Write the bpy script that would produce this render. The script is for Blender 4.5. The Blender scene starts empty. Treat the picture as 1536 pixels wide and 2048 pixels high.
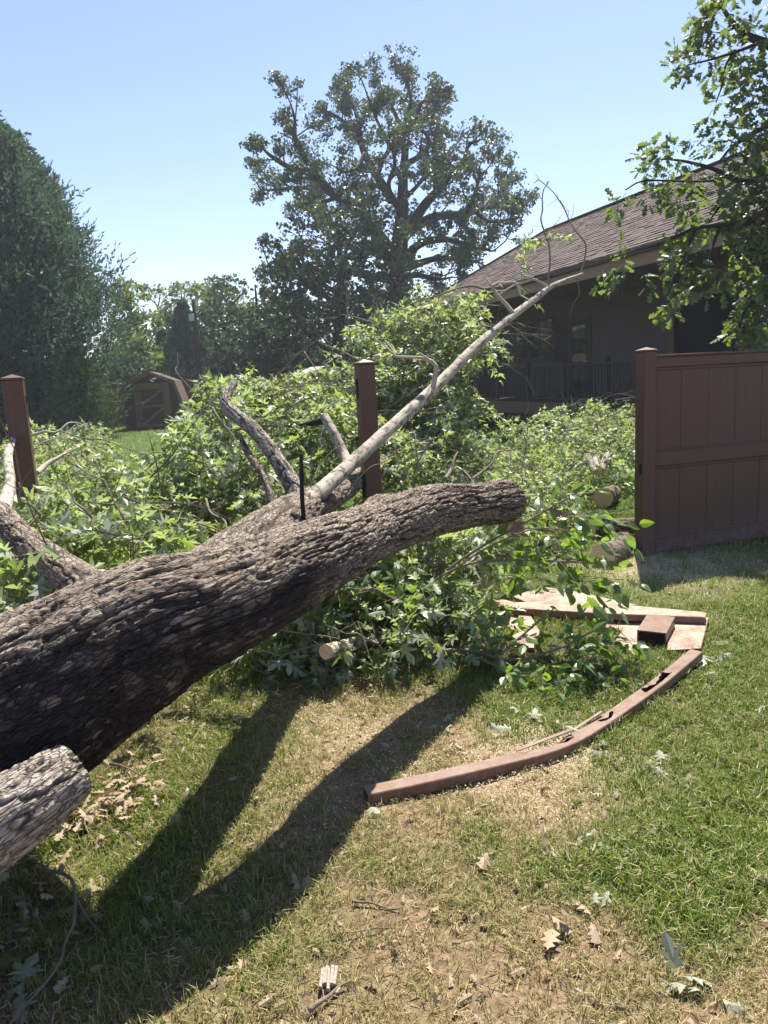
import bpy, math, random
import numpy as np
from mathutils import Matrix, Vector

rng = np.random.default_rng(11)
random.seed(11)
C = bpy.context.scene.collection
PI = math.pi

# ------------------------------------------------------------------ camera, world, sun, exposure
FPX, PITCH, ROLL, EYE = 1530.0, math.radians(10.0), math.radians(2.9), 1.70
_f = np.array([0, math.cos(PITCH), -math.sin(PITCH)])
_r0 = np.array([1.0, 0, 0]); _u0 = np.cross(_r0, _f)
_r = _r0 * math.cos(ROLL) - _u0 * math.sin(ROLL)
_u = _u0 * math.cos(ROLL) + _r0 * math.sin(ROLL)
CAM = np.array([0, 0, EYE])

cd = bpy.data.cameras.new('camera'); cam = bpy.data.objects.new('camera', cd); C.objects.link(cam)
cam.matrix_world = Matrix(((_r[0], _u[0], -_f[0], 0), (_r[1], _u[1], -_f[1], 0), (_r[2], _u[2], -_f[2], EYE), (0, 0, 0, 1)))
cd.sensor_fit = 'VERTICAL'; cd.sensor_height = 36.0
cd.lens = 36.0 * FPX / 2048.0
cd.clip_start = 0.03; cd.clip_end = 3000
sc = bpy.context.scene; sc.camera = cam

SUN = np.array([.163, .577, 1.0]); SUN /= np.linalg.norm(SUN)
W = bpy.data.worlds.new('World'); sc.world = W; W.use_nodes = True
nt = W.node_tree; bg = nt.nodes['Background']
sky = nt.nodes.new('ShaderNodeTexSky'); sky.sky_type = 'NISHITA'; sky.sun_disc = False
sky.sun_elevation = math.asin(SUN[2]); sky.sun_rotation = math.atan2(SUN[0], SUN[1])
sky.air_density = 1.0; sky.dust_density = 0.25; sky.ozone_density = 2.2
tint = nt.nodes.new('ShaderNodeMix'); tint.data_type = 'RGBA'; tint.blend_type = 'MULTIPLY'; tint.inputs[0].default_value = 1.0
tint.inputs[7].default_value = (1.05, .955, 1.03, 1); nt.links.new(sky.outputs[0], tint.inputs[6]); nt.links.new(tint.outputs[2], bg.inputs[0]); bg.inputs[1].default_value = 0.078
sl = bpy.data.lights.new('sun', 'SUN'); sl.energy = 5.0; sl.angle = math.radians(0.55); sl.color = (1.0, 0.94, 0.82)
so = bpy.data.objects.new('sun', sl); C.objects.link(so)
so.rotation_euler = Vector(SUN).to_track_quat('Z', 'Y').to_euler(); so.location = (20, 60, 90)
vs = sc.view_settings; vs.view_transform = 'Standard'; vs.look = 'None'; vs.gamma = 1; vs.use_curve_mapping = False; vs.exposure = 1.3
sc.render.engine = 'CYCLES'
sc.cycles.use_denoising = True
sc.cycles.max_bounces = 8; sc.cycles.transparent_max_bounces = 8; sc.cycles.transmission_bounces = 4
sc.cycles.sample_clamp_indirect = 6

# ------------------------------------------------------------------ helpers: places
def at(x, y, z):
    """point of the place seen at photo pixel x, y at depth z metres"""
    return CAM + (_f + _r * (x - 768) / FPX + _u * (1024 - y) / FPX) * z
def gnd(x, y, h=0.0):
    d = _f + _r * (x - 768) / FPX + _u * (1024 - y) / FPX
    return CAM + d * ((h - EYE) / d[2])
def P(*t): return [at(*q) for q in t]

# ------------------------------------------------------------------ helpers: noise
def _hash(ix, iy, iz, seed):
    h = (ix.astype(np.int64) * 374761393 + iy.astype(np.int64) * 668265263 + iz.astype(np.int64) * 2147483647 + seed * 1274126177) & 0xffffffff
    h = ((h ^ (h >> 13)) * 1274126177) & 0xffffffff
    h = ((h ^ (h >> 16)) * 2246822519) & 0xffffffff
    return ((h ^ (h >> 15)) & 0xffffff) / float(0xffffff)
def vnoise(x, y, z=0.0, seed=0):
    x = np.asarray(x, float); y = np.asarray(y, float) + 0 * x; z = np.asarray(z, float) + 0 * x
    ix, iy, iz = np.floor(x), np.floor(y), np.floor(z)
    fx, fy, fz = x - ix, y - iy, z - iz
    fx, fy, fz = [t * t * (3 - 2 * t) for t in (fx, fy, fz)]
    o = 0
    for a in (0, 1):
        for b in (0, 1):
            for c in (0, 1):
                w = (fx if a else 1 - fx) * (fy if b else 1 - fy) * (fz if c else 1 - fz)
                o = o + w * _hash(ix + a, iy + b, iz + c, seed)
    return o
def fbm(x, y, z=0.0, seed=0, oct=4):
    o, a, s = 0, .5, 0
    for k in range(oct):
        o = o + a * vnoise(np.asarray(x) * 2 ** k, np.asarray(y) * 2 ** k, np.asarray(z) * 2 ** k, seed + k); s += a; a *= .5
    return o / s
def sstep(a, b, x):
    t = np.clip((x - a) / (b - a), 0, 1); return t * t * (3 - 2 * t)

# ------------------------------------------------------------------ helpers: objects
class MB:
    def __init__(s): s.V = []; s.F = []; s.A = {}; s.n = 0
    def add(s, V, F, **attrs):
        V = np.asarray(V, np.float32).reshape(-1, 3)
        for f in (F if isinstance(F, list) else [F]):
            f = np.asarray(f, np.int64)
            if f.size: s.F.append(f + s.n)
        s.V.append(V)
        for k, a in attrs.items(): s.A.setdefault(k, []).append((s.n, np.broadcast_to(np.asarray(a, np.float32), (len(V),))))
        s.n += len(V); return s
    def mesh(s, name, mat=None, off=(0, 0, 0), smooth=False):
        me = bpy.data.meshes.new(name)
        if s.n == 0: return me
        V = np.concatenate(s.V) - np.asarray(off, np.float32)
        me.vertices.add(len(V)); me.vertices.foreach_set('co', V.astype(np.float32).ravel())
        loops = np.concatenate([f.ravel() for f in s.F])
        sizes = np.concatenate([np.full(len(f), f.shape[1]) for f in s.F])
        me.loops.add(len(loops)); me.loops.foreach_set('vertex_index', loops.astype(np.int32))
        me.polygons.add(len(sizes))
        st = np.concatenate([[0], np.cumsum(sizes)[:-1]])
        me.polygons.foreach_set('loop_start', st.astype(np.int32))
        me.polygons.foreach_set('use_smooth', np.full(len(sizes), bool(smooth)))
        me.update(calc_edges=True)
        for k, lst in s.A.items():
            a = np.zeros(len(V), np.float32)
            for o, v in lst: a[o:o + len(v)] = v
            at_ = me.attributes.new(k, 'FLOAT', 'POINT'); at_.data.foreach_set('value', a)
        if getattr(s, 'bc', None) is not None:
            at_ = me.attributes.new('bc', 'FLOAT_VECTOR', 'POINT'); at_.data.foreach_set('vector', s.bc.astype(np.float32).ravel())
        if mat: me.materials.append(mat)
        return me
    def build(s, name, mat, parent=None, smooth=False, loc=None):
        """parent: the thing; vertices are in the place's own coordinates"""
        if parent is not None:
            off = np.array(parent['_o'])
            o = bpy.data.objects.new(name, s.mesh(name, mat, off, smooth)); o.parent = parent; o['_o'] = list(map(float, off))
        else:
            off = np.zeros(3) if loc is None else np.asarray(loc, float)
            o = bpy.data.objects.new(name, s.mesh(name, mat, off, smooth)); o.location = off; o['_o'] = list(map(float, off))
        C.objects.link(o); return o

def thing(name, label, cat, loc=(0, 0, 0), group=None):
    o = bpy.data.objects.new(name, None); C.objects.link(o); o.location = loc
    o.empty_display_size = .2
    o['_o'] = [float(x) for x in loc]; return tag(o, label, cat, group)
def tag(o, label=None, cat=None, group=None, kind=None):
    if label: o['label'] = label
    if cat: o['category'] = cat
    if group: o['group'] = group
    if kind: o['kind'] = kind
    return o
def norm(v): v = np.asarray(v, float); return v / (np.linalg.norm(v, axis=-1, keepdims=True) + 1e-12)
def frame(d, up=(0, 0, 1)):
    """columns x, y, z with y along d and z near up"""
    d = norm(d); x = np.cross(d, up); x = norm(x); z = np.cross(x, d); return np.stack([x, d, z], 1)
BOXF4 = None
def box(mb, c, size, R=None, ch=0.0):
    """chamfered box: centre c, full size, R columns = axes"""
    h = np.asarray(size, float) / 2; R = np.eye(3) if R is None else np.asarray(R, float)
    ch = min(ch, h.min() * .45)
    sg = np.array([(i, j, k) for i in (-1, 1) for j in (-1, 1) for k in (-1, 1)], float)
    if ch <= 0:
        V = sg * h
        F = np.array([[0, 1, 3, 2], [4, 6, 7, 5], [0, 4, 5, 1], [2, 3, 7, 6], [0, 2, 6, 4], [1, 5, 7, 3]])
        return mb.add(V @ R.T + c, F)
    V = []
    for s in sg:
        for a in range(3):
            q = s * (h - ch); q[a] = s[a] * h[a]; V.append(q)
    V = np.array(V)
    id_ = lambda i, j, k, a: ((i * 2 + j) * 2 + k) * 3 + a
    F4 = []; F3 = []
    F4 += [[id_(0, 0, 0, 0), id_(0, 0, 1, 0), id_(0, 1, 1, 0), id_(0, 1, 0, 0)], [id_(1, 0, 0, 0), id_(1, 1, 0, 0), id_(1, 1, 1, 0), id_(1, 0, 1, 0)]]
    F4 += [[id_(0, 0, 0, 1), id_(1, 0, 0, 1), id_(1, 0, 1, 1), id_(0, 0, 1, 1)], [id_(0, 1, 0, 1), id_(0, 1, 1, 1), id_(1, 1, 1, 1), id_(1, 1, 0, 1)]]
    F4 += [[id_(0, 0, 0, 2), id_(0, 1, 0, 2), id_(1, 1, 0, 2), id_(1, 0, 0, 2)], [id_(0, 0, 1, 2), id_(1, 0, 1, 2), id_(1, 1, 1, 2), id_(0, 1, 1, 2)]]
    for i in (0, 1):
        for j in (0, 1):
            e = [id_(i, j, 0, 0), id_(i, j, 1, 0), id_(i, j, 1, 1), id_(i, j, 0, 1)]; F4.append(e if i == j else e[::-1])
            e = [id_(i, 0, j, 0), id_(i, 1, j, 0), id_(i, 1, j, 2), id_(i, 0, j, 2)]; F4.append(e[::-1] if i == j else e)
            e = [id_(0, i, j, 1), id_(1, i, j, 1), id_(1, i, j, 2), id_(0, i, j, 2)]; F4.append(e if i == j else e[::-1])
    for i in (0, 1):
        for j in (0, 1):
            for k in (0, 1):
                e = [id_(i, j, k, 0), id_(i, j, k, 1), id_(i, j, k, 2)]; F3.append(e if (i + j + k) % 2 else e[::-1])
    return mb.add(V @ R.T + c, [np.array(F4), np.array(F3)])
def bar(mb, a, b, w, t, up=(0, 0, 1), ch=0.0):
    """beam from a to b, w across, t along up"""
    a = np.asarray(a, float); b = np.asarray(b, float); R = frame(b - a, up)
    return box(mb, (a + b) / 2, (w, np.linalg.norm(b - a), t), R, ch)
def prism(mb, poly, a, b, X, Y):
    """polygon (x, y pairs) in axes X, Y, swept from a to b"""
    poly = np.asarray(poly, float); n = len(poly); X = np.asarray(X, float); Y = np.asarray(Y, float)
    q = poly[:, :1] * X + poly[:, 1:] * Y
    V = np.concatenate([np.asarray(a) + q, np.asarray(b) + q])
    S = np.array([[i, (i + 1) % n, n + (i + 1) % n, n + i] for i in range(n)])
    return mb.add(V, [S, np.arange(n)[None, ::-1], np.arange(n, 2 * n)[None]])

def smooth_path(pts, rad, n):
    """Catmull-Rom through pts with radii, n samples"""
    pts = np.asarray(pts, float); rad = np.asarray(rad, float)
    q = np.concatenate([pts, rad[:, None]], 1)
    q = np.concatenate([[2 * q[0] - q[1]], q, [2 * q[-1] - q[-2]]])
    seg = np.linalg.norm(np.diff(pts, axis=0), axis=1); cum = np.concatenate([[0], np.cumsum(seg)])
    s = np.linspace(0, cum[-1], n); i = np.clip(np.searchsorted(cum, s, side='right') - 1, 0, len(seg) - 1)
    t = ((s - cum[i]) / np.maximum(seg[i], 1e-9))[:, None]
    p0, p1, p2, p3 = q[i], q[i + 1], q[i + 2], q[i + 3]
    r = .5 * (2 * p1 + (p2 - p0) * t + (2 * p0 - 5 * p1 + 4 * p2 - p3) * t ** 2 + (3 * p1 - p0 - 3 * p2 + p3) * t ** 3)
    return r[:, :3], np.maximum(r[:, 3], .0008), s
def rings(c):
    t = norm(np.gradient(c, axis=0)); n = len(c)
    up = np.array([0, 0, 1.0]) if abs(t[0][2]) < .9 else np.array([1.0, 0, 0])
    X = np.zeros_like(c); x = norm(np.cross(t[0], up))
    for k in range(n):
        x = norm(x - t[k] * (x @ t[k])); X[k] = x
    return X, np.cross(X, t)          # two unit vectors across
def tube(mb, pts, rad, sides=6, n=None, cap=True, rnd=None):
    n = n or max(len(pts), 2)
    c, r, s = smooth_path(pts, rad, n) if n > 2 or len(pts) > 2 else (np.asarray(pts, float), np.asarray(rad, float), None)
    X, Y = rings(c); a = np.arange(sides) / sides * 2 * PI
    V = c[:, None] + r[:, None, None] * (np.cos(a)[None, :, None] * X[:, None] + np.sin(a)[None, :, None] * Y[:, None])
    i = np.arange(n - 1)[:, None] * sides; j = np.arange(sides)[None]
    F = np.stack([i + j, i + (j + 1) % sides, i + sides + (j + 1) % sides, i + sides + j], -1).reshape(-1, 4)
    fs = [F]
    if cap: fs += [np.arange(sides)[None, ::-1], np.arange((n - 1) * sides, n * sides)[None]]
    return mb.add(V.reshape(-1, 3), fs, **({} if rnd is None else {'rnd': rnd}))

# ------------------------------------------------------------------ helpers: materials
class Mt:
    def __init__(s, name):
        s.m = bpy.data.materials.new(name); s.m.use_nodes = True; s.t = s.m.node_tree; s.b = s.t.nodes['Principled BSDF']
        s.out = s.t.nodes['Material Output']
    def n(s, ty, **kw):
        k = s.t.nodes.new('ShaderNode' + ty)
        for a, v in kw.items(): setattr(k, a, v)
        return k
    def l(s, a, b): s.t.links.new(a, b)
    def val(s, x, sock):
        if hasattr(x, 'node'): s.l(x, sock)
        else: sock.default_value = x
    def coord(s, scale=(1, 1, 1), kind='Object', rot=(0, 0, 0)):
        c = s.n('TexCoord'); m = s.n('Mapping'); m.inputs['Scale'].default_value = scale; m.inputs['Rotation'].default_value = rot
        s.l(c.outputs[kind], m.inputs[0]); return m.outputs[0]
    def noise(s, co, scale, det=4, rough=.55, dist=0):
        k = s.n('TexNoise'); s.l(co, k.inputs['Vector']); k.inputs['Scale'].default_value = scale
        k.inputs['Detail'].default_value = det; k.inputs['Roughness'].default_value = rough; k.inputs['Distortion'].default_value = dist
        return k.outputs['Fac']
    def ramp(s, fac, stops):
        k = s.n('ValToRGB'); s.val(fac, k.inputs[0]); e = k.color_ramp.elements
        while len(e) < len(stops): e.new(.5)
        for x, (p, c) in zip(e, stops): x.position = p; x.color = (*c, 1) if len(c) == 3 else c
        return k.outputs[0]
    def mix(s, f, a, b, mode='MIX'):
        k = s.n('Mix', data_type='RGBA', blend_type=mode); s.val(f, k.inputs[0])
        for x, i in ((a, 6), (b, 7)):
            if hasattr(x, 'node'): s.l(x, k.inputs[i])
            else: k.inputs[i].default_value = (*x, 1)
        return k.outputs[2]
    def math(s, op, a, b=0.0, c=0.0):
        k = s.n('Math', operation=op)
        for i, x in enumerate((a, b, c)): s.val(x, k.inputs[i])
        return k.outputs[0]
    def attr(s, name): k = s.n('Attribute'); k.attribute_name = name; return k.outputs['Fac']
    def bump(s, h, strength=.3, dist=.01):
        k = s.n('Bump'); k.inputs['Strength'].default_value = strength; k.inputs['Distance'].default_value = dist
        s.l(h, k.inputs['Height']); s.l(k.outputs[0], s.b.inputs['Normal']); return k
    def base(s, c, rough=.8, spec=.3):
        if hasattr(c, 'node'): s.l(c, s.b.inputs['Base Color'])
        else: s.b.inputs['Base Color'].default_value = (*c, 1)
        s.val(rough, s.b.inputs['Roughness']); s.b.inputs['Specular IOR Level'].default_value = spec
        return s.m

def leaf_mat(name, top, under, trans, hue=.03, val=.5, tf=.38, rough=.42, spec=.35):
    """top: list of colours picked leaf by leaf"""
    m = Mt(name)
    oi = m.n('ObjectInfo'); rnd = m.math('FRACT', m.math('ADD', m.attr('rnd'), oi.outputs['Random']))
    st = [(i / max(len(top) - 1, 1), c) for i, c in enumerate(top)]
    col = m.ramp(rnd, st)
    r2 = m.math('FRACT', m.math('MULTIPLY', rnd, 7.31))
    hs = m.n('HueSaturation'); m.l(col, hs.inputs['Color'])
    m.l(m.math('ADD', .5 - hue / 2, m.math('MULTIPLY', r2, hue)), hs.inputs['Hue'])
    m.l(m.math('ADD', 1 - val / 2, m.math('MULTIPLY', m.math('FRACT', m.math('MULTIPLY', rnd, 13.7)), val)), hs.inputs['Value'])
    c1 = hs.outputs[0]
    if under:
        g = m.n('NewGeometry'); c1 = m.mix(g.outputs['Backfacing'], c1, under)
    m.base(c1, rough, spec)
    tr = m.n('BsdfTranslucent'); tc = m.mix(.75, c1, trans); m.l(tc, tr.inputs[0])
    mx = m.n('MixShader'); mx.inputs[0].default_value = tf
    m.l(m.b.outputs[0], mx.inputs[1]); m.l(tr.outputs[0], mx.inputs[2]); m.l(mx.outputs[0], m.out.inputs[0])
    return m.m

M = {}
M['maple'] = leaf_mat('silver_maple_leaf', [(.062, .10, .03), (.10, .145, .042), (.08, .125, .05), (.15, .19, .05)], (.38, .42, .33), (.42, .54, .11), tf=.43, rough=.38, spec=.4)
M['sapling'] = leaf_mat('sapling_leaf', [(.035, .085, .016), (.05, .12, .02)], (.12, .18, .075), (.32, .50, .05), tf=.42, rough=.32, spec=.5)
M['oak'] = leaf_mat('oak_leaf', [(.03, .06, .018), (.045, .08, .022), (.055, .09, .03)], (.10, .13, .065), (.26, .36, .06), tf=.38, rough=.4, spec=.4)
M['oak_far'] = leaf_mat('far_oak_leaf', [(.025, .052, .022), (.045, .075, .032), (.065, .095, .045)], None, (.15, .21, .06), tf=.22, rough=.45)
M['tree_mid'] = leaf_mat('mid_green_leaf', [(.055, .095, .025), (.10, .14, .04)], None, (.26, .34, .08), tf=.34, rough=.45)
M['tree_yellow'] = leaf_mat('yellow_green_leaf', [(.08, .13, .025), (.11, .16, .03)], None, (.30, .38, .06), tf=.36, rough=.45)
M['cedar'] = leaf_mat('cedar_needle', [(.026, .066, .042), (.04, .088, .056), (.055, .10, .062)], None, (.11, .19, .09), tf=.26, rough=.6, spec=.2)
M['cedar_bush'] = leaf_mat('young_cedar_needle', [(.04, .085, .026), (.055, .10, .03)], None, (.13, .20, .05), tf=.25, rough=.6, spec=.2)
M['juniper'] = leaf_mat('juniper_needle', [(.05, .09, .07), (.07, .11, .085)], None, (.10, .15, .08), tf=.2, rough=.6, spec=.2)
M['dead_leaf'] = leaf_mat('dead_leaf', [(.20, .10, .05), (.30, .18, .09), (.36, .25, .14)], (.34, .26, .17), (.35, .2, .08), tf=.2, rough=.6)
M['wilted'] = leaf_mat('wilted_leaf', [(.13, .17, .085), (.21, .25, .15)], (.33, .35, .26), (.25, .33, .12), tf=.25, rough=.5)

def bark_mat(name, light, mid, dark, stain=(.019, .0155, .0155), sc_=1.0, fleck=.45, flaky=True):
    m = Mt(name); co = m.coord()
    h = m.attr('bark')
    n1 = m.noise(co, 9 * sc_, 5, .6); n2 = m.noise(co, 60 * sc_, 5, .7)
    bc = m.n('Attribute'); bc.attribute_name = 'bc'; mp = m.n('Mapping'); m.l(bc.outputs['Vector'], mp.inputs[0]); mp.inputs['Scale'].default_value = (1, 1, .30)
    wn = m.n('TexNoise'); m.l(mp.outputs[0], wn.inputs['Vector']); wn.inputs['Scale'].default_value = 30; wn.inputs['Detail'].default_value = 3
    wv = m.n('VectorMath', operation='SCALE'); m.l(wn.outputs['Color'], wv.inputs[0]); wv.inputs['Scale'].default_value = .022
    wa = m.n('VectorMath', operation='ADD'); m.l(mp.outputs[0], wa.inputs[0]); m.l(wv.outputs[0], wa.inputs[1])
    vo = m.n('TexVoronoi', feature='DISTANCE_TO_EDGE'); m.l(wa.outputs[0], vo.inputs['Vector']); vo.inputs['Scale'].default_value = 74 / sc_
    vc = m.n('TexVoronoi', feature='F1'); m.l(wa.outputs[0], vc.inputs['Vector']); vc.inputs['Scale'].default_value = 74 / sc_
    crack = m.ramp(vo.outputs['Distance'], [(0, (0, 0, 0)), (.12, (1, 1, 1))]); cellv = m.n('SeparateColor'); m.l(vc.outputs['Color'], cellv.inputs[0]); cell_ = cellv.outputs[0]
    c = m.ramp(m.math('ADD', m.math('MULTIPLY', h, .72), m.math('ADD', m.math('MULTIPLY', m.math('SUBTRACT', n2, .5), .55), m.math('MULTIPLY', m.math('SUBTRACT', cell_, .5), .28))), [(.06, dark), (.36, mid), (.80, light)])
    if flaky: c = m.mix(m.math('MULTIPLY', m.math('SUBTRACT', 1.0, crack), .75), c, dark)
    c = m.mix(m.math('MULTIPLY', m.ramp(n1, [(.35, (0, 0, 0)), (.7, (1, 1, 1))]), .3), c, mid)
    if stain:
        s = m.attr('stain')
        fl = m.ramp(cell_, [(.66, (0, 0, 0)), (.74, (1, 1, 1))])
        fl = m.math('MULTIPLY', m.math('MULTIPLY', fl, fleck), m.math('MULTIPLY', m.math('GREATER_THAN', h, .5), m.ramp(m.noise(co, 7, 3, .6), [(.42, (0, 0, 0)), (.6, (1, 1, 1))])))
        sm = m.math('SUBTRACT', s, fl); sm = m.math('MAXIMUM', sm, 0.0)
        c = m.mix(sm, c, stain)
    hb = m.math('ADD', n2, m.math('MULTIPLY', m.noise(co, 220 * sc_, 3, .6), .5))
    if flaky: hb = m.math('ADD', hb, m.math('MULTIPLY', m.math('ADD', crack, m.math('MULTIPLY', cell_, .8)), .9))
    m.bump(hb, .95, .008)
    m.base(c, .85, .25)
    if stain: m.l(m.math('SUBTRACT', .88, m.math('MULTIPLY', m.attr('stain'), .42)), m.b.inputs['Roughness'])
    return m.m
M['bark'] = bark_mat('maple_bark', (.40, .335, .27), (.20, .155, .118), (.04, .029, .022))
M['bark_pale'] = bark_mat('pale_maple_bark', (.52, .46, .40), (.30, .26, .21), (.07, .055, .045))
M['bark_smooth'] = bark_mat('smooth_maple_bark', (.52, .47, .39), (.38, .33, .26), (.12, .10, .08), None, flaky=False)
M['bark_twig'] = bark_mat('twig_bark', (.26, .21, .16), (.20, .16, .12), (.14, .11, .08), None, flaky=False)
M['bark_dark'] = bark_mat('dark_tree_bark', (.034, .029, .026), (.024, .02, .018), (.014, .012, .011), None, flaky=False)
def wood_mat(name, c1, c2, ring=60):
    m = Mt(name); co = m.coord(); n = m.noise(co, ring, 4, .6)
    m.bump(n, .3, .003); return m.base(m.ramp(n, [(.3, c1), (.7, c2)]), .75, .2)
M['cut'] = wood_mat('cut_wood', (.60, .42, .25), (.74, .56, .36))
M['torn'] = wood_mat('torn_wood', (.30, .19, .11), (.42, .29, .18), 30)

M['old_wood'] = wood_mat('old_grey_wood', (.20, .16, .13), (.40, .34, .28), 120)
def vinyl(name, c, grain=.16, axis=(90, 90, 3), spec=.35, dust=0.0):
    """moulded fence plastic with a printed wood grain"""
    m = Mt(name); co = m.coord(axis); n = m.noise(co, 1.0, 4, .6, .4); n3 = m.noise(m.coord(), 3.0, 3)
    d = tuple(x * (1 - grain * 2.2) for x in c); l_ = tuple(min(1, x * (1 + grain * 1.5)) for x in c)
    col = m.ramp(n, [(.3, d), (.55, c), (.75, l_)])
    col = m.mix(m.math('MULTIPLY', n3, .25), col, tuple(x * .8 for x in c))
    sx = m.n('SeparateXYZ'); m.l(m.coord(), sx.inputs[0])
    spl = m.math('MULTIPLY', m.ramp(sx.outputs[2], [(0.0, (.8, .8, .8)), (.32, (0, 0, 0))]), m.ramp(m.noise(m.coord(), 14, 6, .75), [(.40, (0, 0, 0)), (.62, (1, 1, 1))]))
    scf = m.math('MULTIPLY', m.ramp(m.noise(m.coord((6, 6, 1.2)), 4, 7, .75), [(.58, (0, 0, 0)), (.72, (1, 1, 1))]), .35)
    col = m.mix(m.math('MAXIMUM', spl, scf), col, tuple(.5 * x + .10 for x in c))
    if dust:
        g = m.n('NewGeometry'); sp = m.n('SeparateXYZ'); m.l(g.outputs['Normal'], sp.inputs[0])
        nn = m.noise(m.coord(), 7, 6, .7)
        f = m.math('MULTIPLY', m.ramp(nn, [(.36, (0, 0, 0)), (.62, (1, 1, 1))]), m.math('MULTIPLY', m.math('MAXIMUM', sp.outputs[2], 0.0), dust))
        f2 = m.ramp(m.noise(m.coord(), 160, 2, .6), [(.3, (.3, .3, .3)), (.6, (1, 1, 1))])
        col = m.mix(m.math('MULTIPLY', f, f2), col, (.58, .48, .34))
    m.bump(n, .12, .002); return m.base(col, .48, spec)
FB = (.104, .055, .037)
M['fence'] = vinyl('brown_fence', FB, .10, (120, 120, .9))
M['fence_h'] = vinyl('brown_fence_rail', FB, .05, axis=(1, 1, 110))
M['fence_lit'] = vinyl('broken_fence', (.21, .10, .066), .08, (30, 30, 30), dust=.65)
M['fence_clean'] = vinyl('bent_rail_plastic', (.155, .075, .045), .10, (10, 10, 60), dust=.10)
M['hollow'] = Mt('hollow_shade').base((.02, .014, .012), .9, .1)  # near-black colour that stands in for the shade inside holes
M['siding'] = vinyl('house_siding', (.088, .064, .060), .08, (3, 3, 60), .2)
M['trim'] = vinyl('house_trim', (.27, .17, .125), .08, (4, 4, 40), .25)
M['trim_dark'] = vinyl('dark_trim', (.07, .045, .038), .08, (4, 4, 40), .25)
M['deck'] = vinyl('deck_timber', (.13, .075, .055), .1, (4, 4, 60), .2)
M['rail'] = Mt('black_rail').base((.018, .016, .017), .45, .4)
M['screen'] = Mt('screen_and_shade').base((.012, .012, .013), .7, .2)  # serves the screen and the painted shade of the porch recess
m = Mt('window_glass'); M['glass'] = m.base((.02, .026, .028), .04, .6)
m = Mt('roof_shingle'); co = m.coord(); oi = m.n('ObjectInfo')
rr = m.math('FRACT', m.math('ADD', m.attr('rnd'), oi.outputs['Random']))
cs = m.ramp(rr, [(0, (.062, .043, .039)), (.5, (.088, .060, .054)), (1, (.118, .084, .075))])
cs = m.mix(m.math('MULTIPLY', m.noise(co, 150, 3, .7), .5), cs, (.09, .07, .065))
m.bump(m.noise(co, 300, 2), .4, .003); M['shingle'] = m.base(cs, .9, .2)
M['roof_deck'] = Mt('roof_underlay').base((.08, .06, .055), .9, .2)
M['shed_wall'] = vinyl('shed_wall', (.055, .034, .026), .12, (30, 30, 2), .2)
M['shed_trim'] = vinyl('shed_trim', (.21, .115, .060), .12, (20, 20, 20), .2)
M['shed_roof'] = Mt('shed_roof').base((.09, .065, .05), .9, .2)
M['far_fence'] = vinyl('red_brown_fence', (.20, .062, .046), .12, (20, 20, 1), .2)
M['pole'] = Mt('utility_pole_wood').base((.03, .026, .022), .9, .2)
M['white_box'] = Mt('white_box').base((.6, .62, .64), .5, .4)
M['pale_roof'] = Mt('pale_roof').base((.42, .38, .35), .8, .2)
m = Mt('bronze_chip'); oi = m.attr('rnd')
M['chip'] = m.base(m.ramp(oi, [(0, (.42, .31, .19)), (.5, (.62, .50, .34)), (1, (.74, .64, .48))]), .8, .2)
m = Mt('grass_blade'); r_ = m.attr('rnd'); g_ = m.attr('dry')
gc = m.ramp(r_, [(0, (.075, .115, .011)), (.5, (.135, .185, .02)), (1, (.20, .24, .045))])
dc = m.ramp(r_, [(0, (.24, .17, .075)), (.5, (.44, .34, .16)), (1, (.64, .52, .30))])
cc = m.mix(g_, gc, dc); m.base(cc, .5, .3)
tr = m.n('BsdfTranslucent'); m.l(m.mix(.5, cc, m.mix(g_, (.25, .42, .04), (.45, .36, .18))), tr.inputs[0])
mx = m.n('MixShader'); mx.inputs[0].default_value = .33; m.l(m.b.outputs[0], mx.inputs[1]); m.l(tr.outputs[0], mx.inputs[2]); m.l(mx.outputs[0], m.out.inputs[0])
M['grass'] = m.m
m = Mt('lawn_soil'); co = m.coord()
gr, ch_ = m.attr('green'), m.attr('chips')
n1 = m.noise(co, 30, 6, .65); n2 = m.noise(co, 160, 4, .7)
soil = m.ramp(n1, [(.3, (.10, .066, .042)), (.5, (.225, .15, .098)), (.72, (.38, .28, .19))])
grs = m.ramp(n2, [(.3, (.03, .05, .012)), (.6, (.07, .115, .025)), (.8, (.14, .16, .06))])
cg = m.mix(gr, soil, grs)
cg = m.mix(m.math('MULTIPLY', ch_, m.ramp(n2, [(.35, (0, 0, 0)), (.6, (1, 1, 1))])), cg, (.52, .42, .28))
m.bump(m.math('ADD', n1, m.math('MULTIPLY', n2, .6)), .7, .02); M['ground'] = m.base(cg, .95, .1)

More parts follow.
